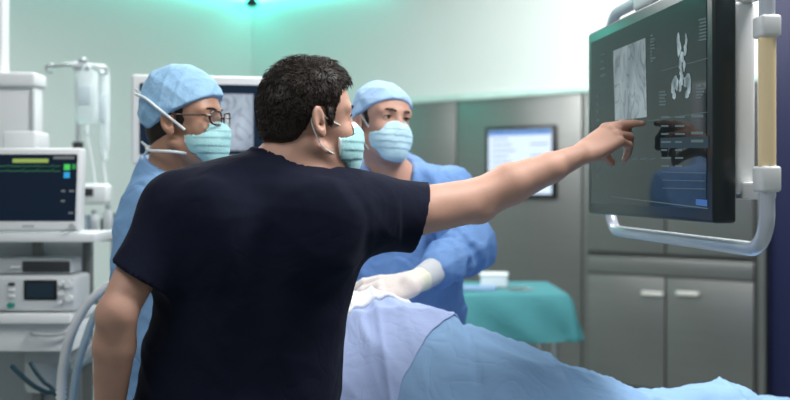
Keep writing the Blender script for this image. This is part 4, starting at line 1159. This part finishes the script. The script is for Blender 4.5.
dr = MB().box((ax(-90), AY + .0, az(352)), (ax(72), AY + .24, az(323.5)), .008, 2).build('drawer', M['gray_plastic' if False else 'white_plastic'], root)
handle_pts = [(ax(31), AY + .005, az(331.5)), (ax(36), AY - .02, az(333)), (ax(55), AY - .028, az(334)), (ax(73), AY - .02, az(331)), (ax(77), AY + .005, az(329))]
MB().tube(handle_pts, .006, 8, 5).build('handle', M['gray_plastic'], dr)
for px, Y in ((-70, AY + .25), (38, AY + .25), (88, AY + .22)):
    MB().box((ax(px, Y) - .016, Y - .016, .08), (ax(px, Y) + .016, Y + .016, az(150, Y) if px != 88 else az(236, Y)), .004).build('post', M['steel'], root)
MB().box((ax(-80), AY + .05, .07), (ax(95), AY + .5, .13), .02).build('base', M['gray_plastic'], root)
for px in (-60, 85):
    for Y in (AY + .1, AY + .45): MB().cyl((ax(px) - .02, Y, .037), (ax(px) + .02, Y, .037), .037, 16).build('castor', M['rubber'], root)
MB().box((ax(-80), AY + .27, az(420)), (ax(66), AY + .29, az(243)), .004).build('back_panel', M['gray_plastic'], root)
# vaporisers and absorber under the drawer
m = MB(); m.lathe((ax(16), AY + .25, az(405)), [(.055, 0), (.06, .01), (.06, .12), (.05, .14), (.03, .15)], 20); m.build('absorber', M['white_plastic'], root)
for i, px in enumerate((40, 54)):
    MB().lathe((ax(px), AY + .2, az(375)), [(.018, 0), (.022, .01), (.022, .04), (.014, .055)], 14).build('knob', M['gray_plastic'], root)
MB().box((ax(8), AY + .15, az(372)), (ax(75), AY + .36, az(356)), .008).build('manifold', M['gray_plastic'], root)

# patient monitor on the top shelf
MY = 3.30
root = empty('patient_monitor', (ax(20), MY + .1, az(233)), 'white patient monitor with a dark screen on the top shelf at the left edge', 'monitor')
zb = az(233) + .004
MB().prism([(ax(-50, MY), MY, zb), (ax(79.5, MY), MY, zb), (ax(79.5, MY), MY + .03, az(147.5, MY)), (ax(-50, MY), MY + .03, az(147.5, MY))], (0, .055, 0), .012, 3).build('housing', M['white_plastic'], root)
def face(px, py, d=0.0):                              # a point on the sloping front
    t = (az(py, MY) - zb) / (az(147.5, MY) - zb); return (ax(px, MY), MY + .03 * t - d, az(py, MY))
def patch(mb, x0, y0, x1, y1, d, th=.003): mb.prism([face(x0, y1, d), face(x1, y1, d), face(x1, y0, d), face(x0, y0, d)], (0, th, 0))
m = MB(); patch(m, -40, 154, 75, 221, .002); s1 = m.build('screen', mat('dark navy screen', (.003, .005, .009), .3, spec=.15, emit=(.006, .014, .030), estr=.7), root)
for x0_, y0_, x1_, y1_, col_, st in ((10, 158.5, 46, 162.5, (.50, .70, .18), .6), (62, 164, 68, 170, (.10, .75, .15), .8), (70, 164, 74, 169, (.05, .4, .1), .7), (62, 172, 68, 178, (.05, .45, .9), .8),
                                     (51, 156, 72, 159, (.30, .34, .36), .5), (60, 190, 64, 192, (.35, .4, .4), .4), (68, 190, 73, 192, (.35, .4, .4), .4), (60, 200, 64, 202, (.35, .4, .4), .4), (68, 212, 73, 214, (.3, .35, .4), .4)):
    m = MB(); patch(m, x0_, y0_, x1_, y1_, .0035, .0015); m.build('readout', emis('readout', col_, st), s1)
tr = MB(); 
for yb, amp in ((166, 1.2), (171, 2.2)):
    pts = []
    for k in range(60):
        x = -30 + k * 1.5; y = yb + (amp * (-1 if k % 10 == 4 else .5 if k % 10 == 5 else 0)); pts.append(face(x, y, .004))
    tr.tube(pts, .0009, 4)
tr.build('trace', emis('green trace', (.08, .35, .14), .7), s1)
f0 = np.array(face(73, 226.5, 0)); MB().cyl(f0 + V(0, .002, 0), f0 - V(0, .018, 0), .010, 18).build('knob', M['gray_plastic'], root)
m = MB(); patch(m, 22, 225, 34, 227.5, .0008, .001); m.build('maker_plate', M['gray_plastic'], root)

# infusion / gas module on the lower shelf and slim recorder on top of it
zb = az(313) + .004
root = empty('gas_module', (ax(30), AY + .1, zb), 'pale grey module with a small dark display and round knobs on the lower shelf', 'medical device')
MB().box((ax(-60), AY, zb), (ax(76), AY + .16, az(276)), .012, 3).build('housing', mat('pale grey plastic', (.55, .58, .60), .4), root)
d_ = MB().box((ax(24), AY - .004, az(300)), (ax(57), AY + .01, az(280)), .003).build('display', M['black'], root)
MB().box((ax(27), AY - .0055, az(297.5)), (ax(54), AY - .003, az(283))).build('lit_panel', emis('dim display', (.02, .035, .05), .7), d_)
for px, py, r_ in ((62, 283, .009), (62, 293, .009), (69, 284, .012), (70, 298, .011), (61, 302, .006)):
    MB().cyl((ax(px), AY + .003, az(py)), (ax(px), AY - .016, az(py)), r_, 16).build('knob', M['white_plastic'], root)
for px, py in ((12, 284), (12, 290), (12, 296)): MB().box((ax(px) - .010, AY - .006, az(py) - .005), (ax(px) + .010, AY + .004, az(py) + .005), .002).build('button', M['dark_plastic' if py == 284 else 'white_plastic'], root)
MB().cyl((ax(12), AY + .003, az(305)), (ax(12), AY - .02, az(305)), .010, 14).build('port', mat('green port', (.03, .25, .2), .4), root)
zb = az(276) + .003
root = empty('slim_recorder', (ax(30), AY + .1, zb), 'slim grey and black unit lying on top of the pale grey module', 'medical device')
MB().box((ax(-60), AY + .04, zb), (ax(68), AY + .15, az(259)), .008, 3).build('housing', M['gray_plastic'], root)
MB().box((ax(18), AY + .034, zb + .006), (ax(66), AY + .05, az(262)), .004).build('front_panel', M['dark_plastic'], root)
for k in range(3): MB().cyl((ax(8 + k * 3.4), AY + .045, az(268)), (ax(8 + k * 3.4), AY + .03, az(268)), .004, 10).build('button', M['white_plastic'], root)

# breathing hoses with rings, thin teal tubes
def hose(name, pts, r, m, label, rings=True, amp=.16):
    c = catmull([P(*p) for p in pts], 26)
    rad = [r * (1 + (amp * (1 if k % 2 else -1) if rings else 0)) for k in range(len(c))]
    return tag(MB().tube(c, rad, 14).build(name, m, None, smooth=True), label, 'hose')
hose('breathing_hose', [(74, 366, 3.46), (95, 345, 3.34), (116, 312, 3.14), (123, 290, 2.97), (115, 283, 2.87), (102, 291, 2.84), (86, 306, 2.82), (72, 332, 2.80), (64, 362, 2.80), (61, 400, 2.80), (60, 520, 2.82), (66, 640, 2.84), (90, 698, 2.86), (130, 702, 2.9)], .0135, M['hose'], 'thick white corrugated hose curving down beside the pointing person\'s bare left forearm')
hose('breathing_hose', [(70, 370, 3.50), (92, 356, 3.42), (117, 328, 3.24), (128, 301, 3.08), (120, 292, 2.99), (108, 300, 2.97), (94, 318, 2.96), (84, 345, 2.95), (76, 375, 2.95), (72, 420, 2.95), (72, 520, 2.96), (80, 640, 2.96), (100, 674, 3.0), (140, 672, 3.05)], .0115, mat('bluish hose', (.40, .52, .62), .4), 'thinner bluish corrugated hose just inside the thick white one')
hose('teal_tube', [(12, 366, 3.24), (22, 376, 3.22), (34, 386, 3.2), (46, 392, 3.18), (58, 397, 3.16), (72, 440, 3.14), (80, 560, 3.12), (100, 652, 3.10), (150, 655, 3.12)], .008, M['hose_teal'], 'dark teal tube looping below the drawer, the lower of two', False)
hose('teal_tube', [(30, 362, 3.26), (36, 372, 3.26), (44, 382, 3.26), (54, 392, 3.26), (70, 430, 3.26), (82, 560, 3.24), (104, 632, 3.25), (150, 634, 3.26)], .007, M['hose_teal'], 'dark teal tube looping below the drawer, the upper of two', False)

# drip stand with hooks, two bags, pump
SY = 4.5
sx = lambda px: (px - CX) / FPX * SY
sz = lambda py: CAMZ - (py - HOR) / FPX * SY
root = empty('drip_stand', (sx(78), SY, 0), 'chrome drip stand with curled hooks against the teal wall', 'stand')
MB().cyl((sx(78), SY, .08), (sx(78), SY, sz(66)), .010, 14).build('pole', M['chrome'], root)
MB().cyl((sx(78), SY, .5), (sx(78), SY, sz(147)), .017, 14).build('lower_tube', M['chrome'], root)
MB().cyl((sx(78), SY, sz(149)), (sx(78), SY, sz(142)), .024, 16).build('clamp', M['dark_plastic'], root)
MB().cyl((sx(74), SY, sz(66)), (sx(89), SY, sz(66)), .020, 14).build('hook_block', M['gray_plastic'], root)
for pts in ([(80, 66), (66, 65), (56, 66), (49, 66), (47.5, 69), (50, 72), (54, 71)], [(82, 66), (92, 66), (104, 67), (107, 70), (105, 74), (101, 72)], [(80, 63), (82, 60), (86, 61), (88, 66), (88, 70), (91, 71)]):
    MB().tube([(sx(a), SY - .01, sz(b)) for a, b in pts], .0075, 8, 5).build('hook', M['chrome'], root)
for k in range(5):
    a = k * 2 * math.pi / 5 + .3; e_ = V(sx(78) + .27 * math.cos(a), SY + .27 * math.sin(a), .06)
    MB().tube([(sx(78), SY, .10), e_], [.016, .012], 10).build('leg', M['chrome'], root); MB().ball(e_ - V(0, 0, .03), (.03, .03, .03)).build('castor', M['rubber'], root)

def bag(px0, px1, py0, py1, Y, label, line):
    q = lambda px, py: V((px - CX) / FPX * Y, Y, CAMZ - (py - HOR) / FPX * Y)
    a, b = q(px0, py0), q(px1, py1); w = b[0] - a[0]; h = a[2] - b[2]; cx = (a[0] + b[0]) / 2
    r = empty('drip_bag', (cx, Y, b[2]), label, 'drip bag', 'drip bags on the stand')
    bm = bmesh.new(); n = 24; rings = []
    for k in range(15):
        t = k / 14; wk = w / 2 * (.80 + .2 * math.sin(min(1, t * 3 + .25) * math.pi / 2)) * (1 - .18 * max(0, (t - .85) / .15)); th = .004 + .026 * math.sin(math.pi * min(1, .10 + t * .86)) ** .7
        rings.append([bm.verts.new((cx + wk * math.copysign(abs(math.cos(u)) ** .6, math.cos(u)), Y + th * math.sin(u), a[2] - h * t)) for u in np.linspace(0, 2 * math.pi, n, endpoint=False)])
    for k in range(14):
        for j in range(n): bm.faces.new((rings[k][j], rings[k + 1][j], rings[k + 1][(j + 1) % n], rings[k][(j + 1) % n]))
    bm.faces.new(rings[0]); bm.faces.new(rings[-1][::-1])
    mb = MB(); mb.bm.free(); mb.bm = bm; mb.build('bag', M['bag'], r)
    MB().box((cx - w * .28, Y - .036, b[2] + h * .35), (cx + w * .28, Y - .030, b[2] + h * .72), .002).build('print_panel', mat('grey bag print', (.55, .64, .68), .6), r)
    MB().tube([(cx - .02, Y, a[2]), (cx - .01, Y, a[2] + .025), (cx + .01, Y, a[2] + .025), (cx + .02, Y, a[2])], .004, 6, 4).build('loop', M['bag'], r)
    MB().lathe((cx, Y, b[2] - .05), [(.008, 0), (.014, .008), (.014, .04), (.008, .052)], 14).build('drip_chamber', M['bag'], r)
    MB().tube([(cx, Y, b[2] - .05)] + [q(*p) for p in line], .0035, 6, 6).build('line', M['hose'], r)
bag(75, 98.5, 71, 124, SY - .05, 'clear drip bag, the fuller left one on the stand', [(88, 140), (92, 160), (96, 185)])
bag(99.5, 110, 74, 150, SY + .02, 'clear drip bag, the longer narrow right one on the stand', [(104, 165), (106, 180), (107, 195)])
root = empty('infusion_pump', (sx(97), SY - .05, sz(204)), 'white infusion pump clamped to the drip stand', 'pump')
MB().box((sx(84), SY - .10, sz(204)), (sx(114), SY - .022, sz(184)), .015, 3).build('housing', M['white_plastic'], root)
MB().box((sx(88), SY - .104, sz(196)), (sx(100), SY - .098, sz(188)), .002).build('display', M['dark_plastic'], root)
MB().box((sx(74), SY - .026, sz(200)), (sx(84), SY + .03, sz(190)), .005).build('clamp', M['gray_plastic'], root)
root = empty('supply_trolley', (sx(100), SY - .3, 0), 'grey trolley with small bottles behind the drip stand foot', 'trolley')
QY = 4.0
qx = lambda px: (px - CX) / FPX * QY
qz = lambda py: CAMZ - (py - HOR) / FPX * QY
for py in (236, 300, 380): MB().box((qx(84), QY, qz(py) - .02), (qx(150), QY + .4, qz(py)), .005).build('shelf', M['steel'], root)
for px in (86, 148):
    for Y in (QY + .02, QY + .38): MB().cyl((qx(px), Y, .05), (qx(px), Y, qz(215)), .011, 10).build('post', M['chrome'], root)
for px in (86, 148):
    for Y in (QY + .02, QY + .38): MB().ball((qx(px), Y, .03), (.03, .03, .03)).build('castor', M['rubber'], root)
for i, (px, h_, m_, lb) in enumerate(((88, .10, 'white_plastic', 'white bottle on the trolley shelf, left of the dark one'), (95, .085, 'dark_plastic', 'dark bottle on the trolley shelf between white ones'), (102, .12, 'white_plastic', 'taller white bottle on the trolley shelf, nearest the blue gown'))):
    r_ = .019; b_ = V(qx(px), QY + .08 + .06 * (i % 2), qz(236) + .002)
    root = empty('bottle', b_, lb, 'bottle', 'bottles on the trolley')
    MB().lathe(b_, [(r_ * .9, 0), (r_, .004), (r_, h_ * .7), (r_ * .5, h_ * .84), (r_ * .5, h_ * .88)], 16).build('body', M[m_], root)
    MB().lathe(b_ + V(0, 0, h_ * .88), [(r_ * .6, 0), (r_ * .6, h_ * .12)], 14).build('cap', M['gray_plastic'], root)
# ------------------------------------------------------------------ people
man_pointing(); surgeon_profile(); surgeon_facing()

# ------------------------------------------------------------------ light
def area(name, loc, size, power, col, target=None, shape='RECTANGLE'):
    l = bpy.data.lights.new(name, 'AREA'); l.shape = shape; l.size, l.size_y = size; l.energy = power; l.color = col
    o = bpy.data.objects.new(name, l); COL.objects.link(o); o.location = loc
    d = Vector(target if target is not None else (loc[0], loc[1], 0)) - Vector(loc); o.rotation_euler = d.to_track_quat('-Z', 'Y').to_euler()
    return o
area('ceiling_panel_light', (1.0, 2.2, 3.1), (1.0, 1.0), 100, (1, .98, .96), (0, 2.8, 1.3))
area('ceiling_panel_light', (-.4, 4.4, 3.12), (1.4, 1.2), 48, (.95, 1, 1))
area('ceiling_panel_light', (1.2, 5.6, 3.12), (2.2, .9), 75, (1, .98, .96), (1.6, 7.0, 2.2))
area('ceiling_panel_light', (-1.6, 5.2, 3.12), (1.2, 1.4), 46, (.97, 1, 1))
area('ceiling_panel_light', (-.9, 1.4, 3.12), (1.2, 1.2), 28, (1, .98, .96), (-.4, 2.2, 1.2))
w = bpy.data.worlds.new('room air'); SC.world = w; w.use_nodes = True
w.node_tree.nodes['Background'].inputs[0].default_value = (.80, .90, .92, 1); w.node_tree.nodes['Background'].inputs[1].default_value = .30

# ------------------------------------------------------------------ camera
cd = bpy.data.cameras.new('camera'); cam = bpy.data.objects.new('camera', cd); COL.objects.link(cam)
cam.location = (0, 0, CAMZ); cam.rotation_euler = (math.pi / 2, 0, 0)
cd.sensor_width = 36; cd.lens = 36 * FPX / 790; cd.shift_y = -13 / 790; cd.clip_start = .05
cd.dof.use_dof = True; cd.dof.focus_distance = 2.2; cd.dof.aperture_fstop = 2.4
SC.camera = cam
SC.view_settings.view_transform = 'Standard'; SC.view_settings.look = 'None'; SC.view_settings.gamma = 1; SC.view_settings.exposure = 0.0
SC.view_settings.use_curve_mapping = False
SC.cycles.use_denoising = True
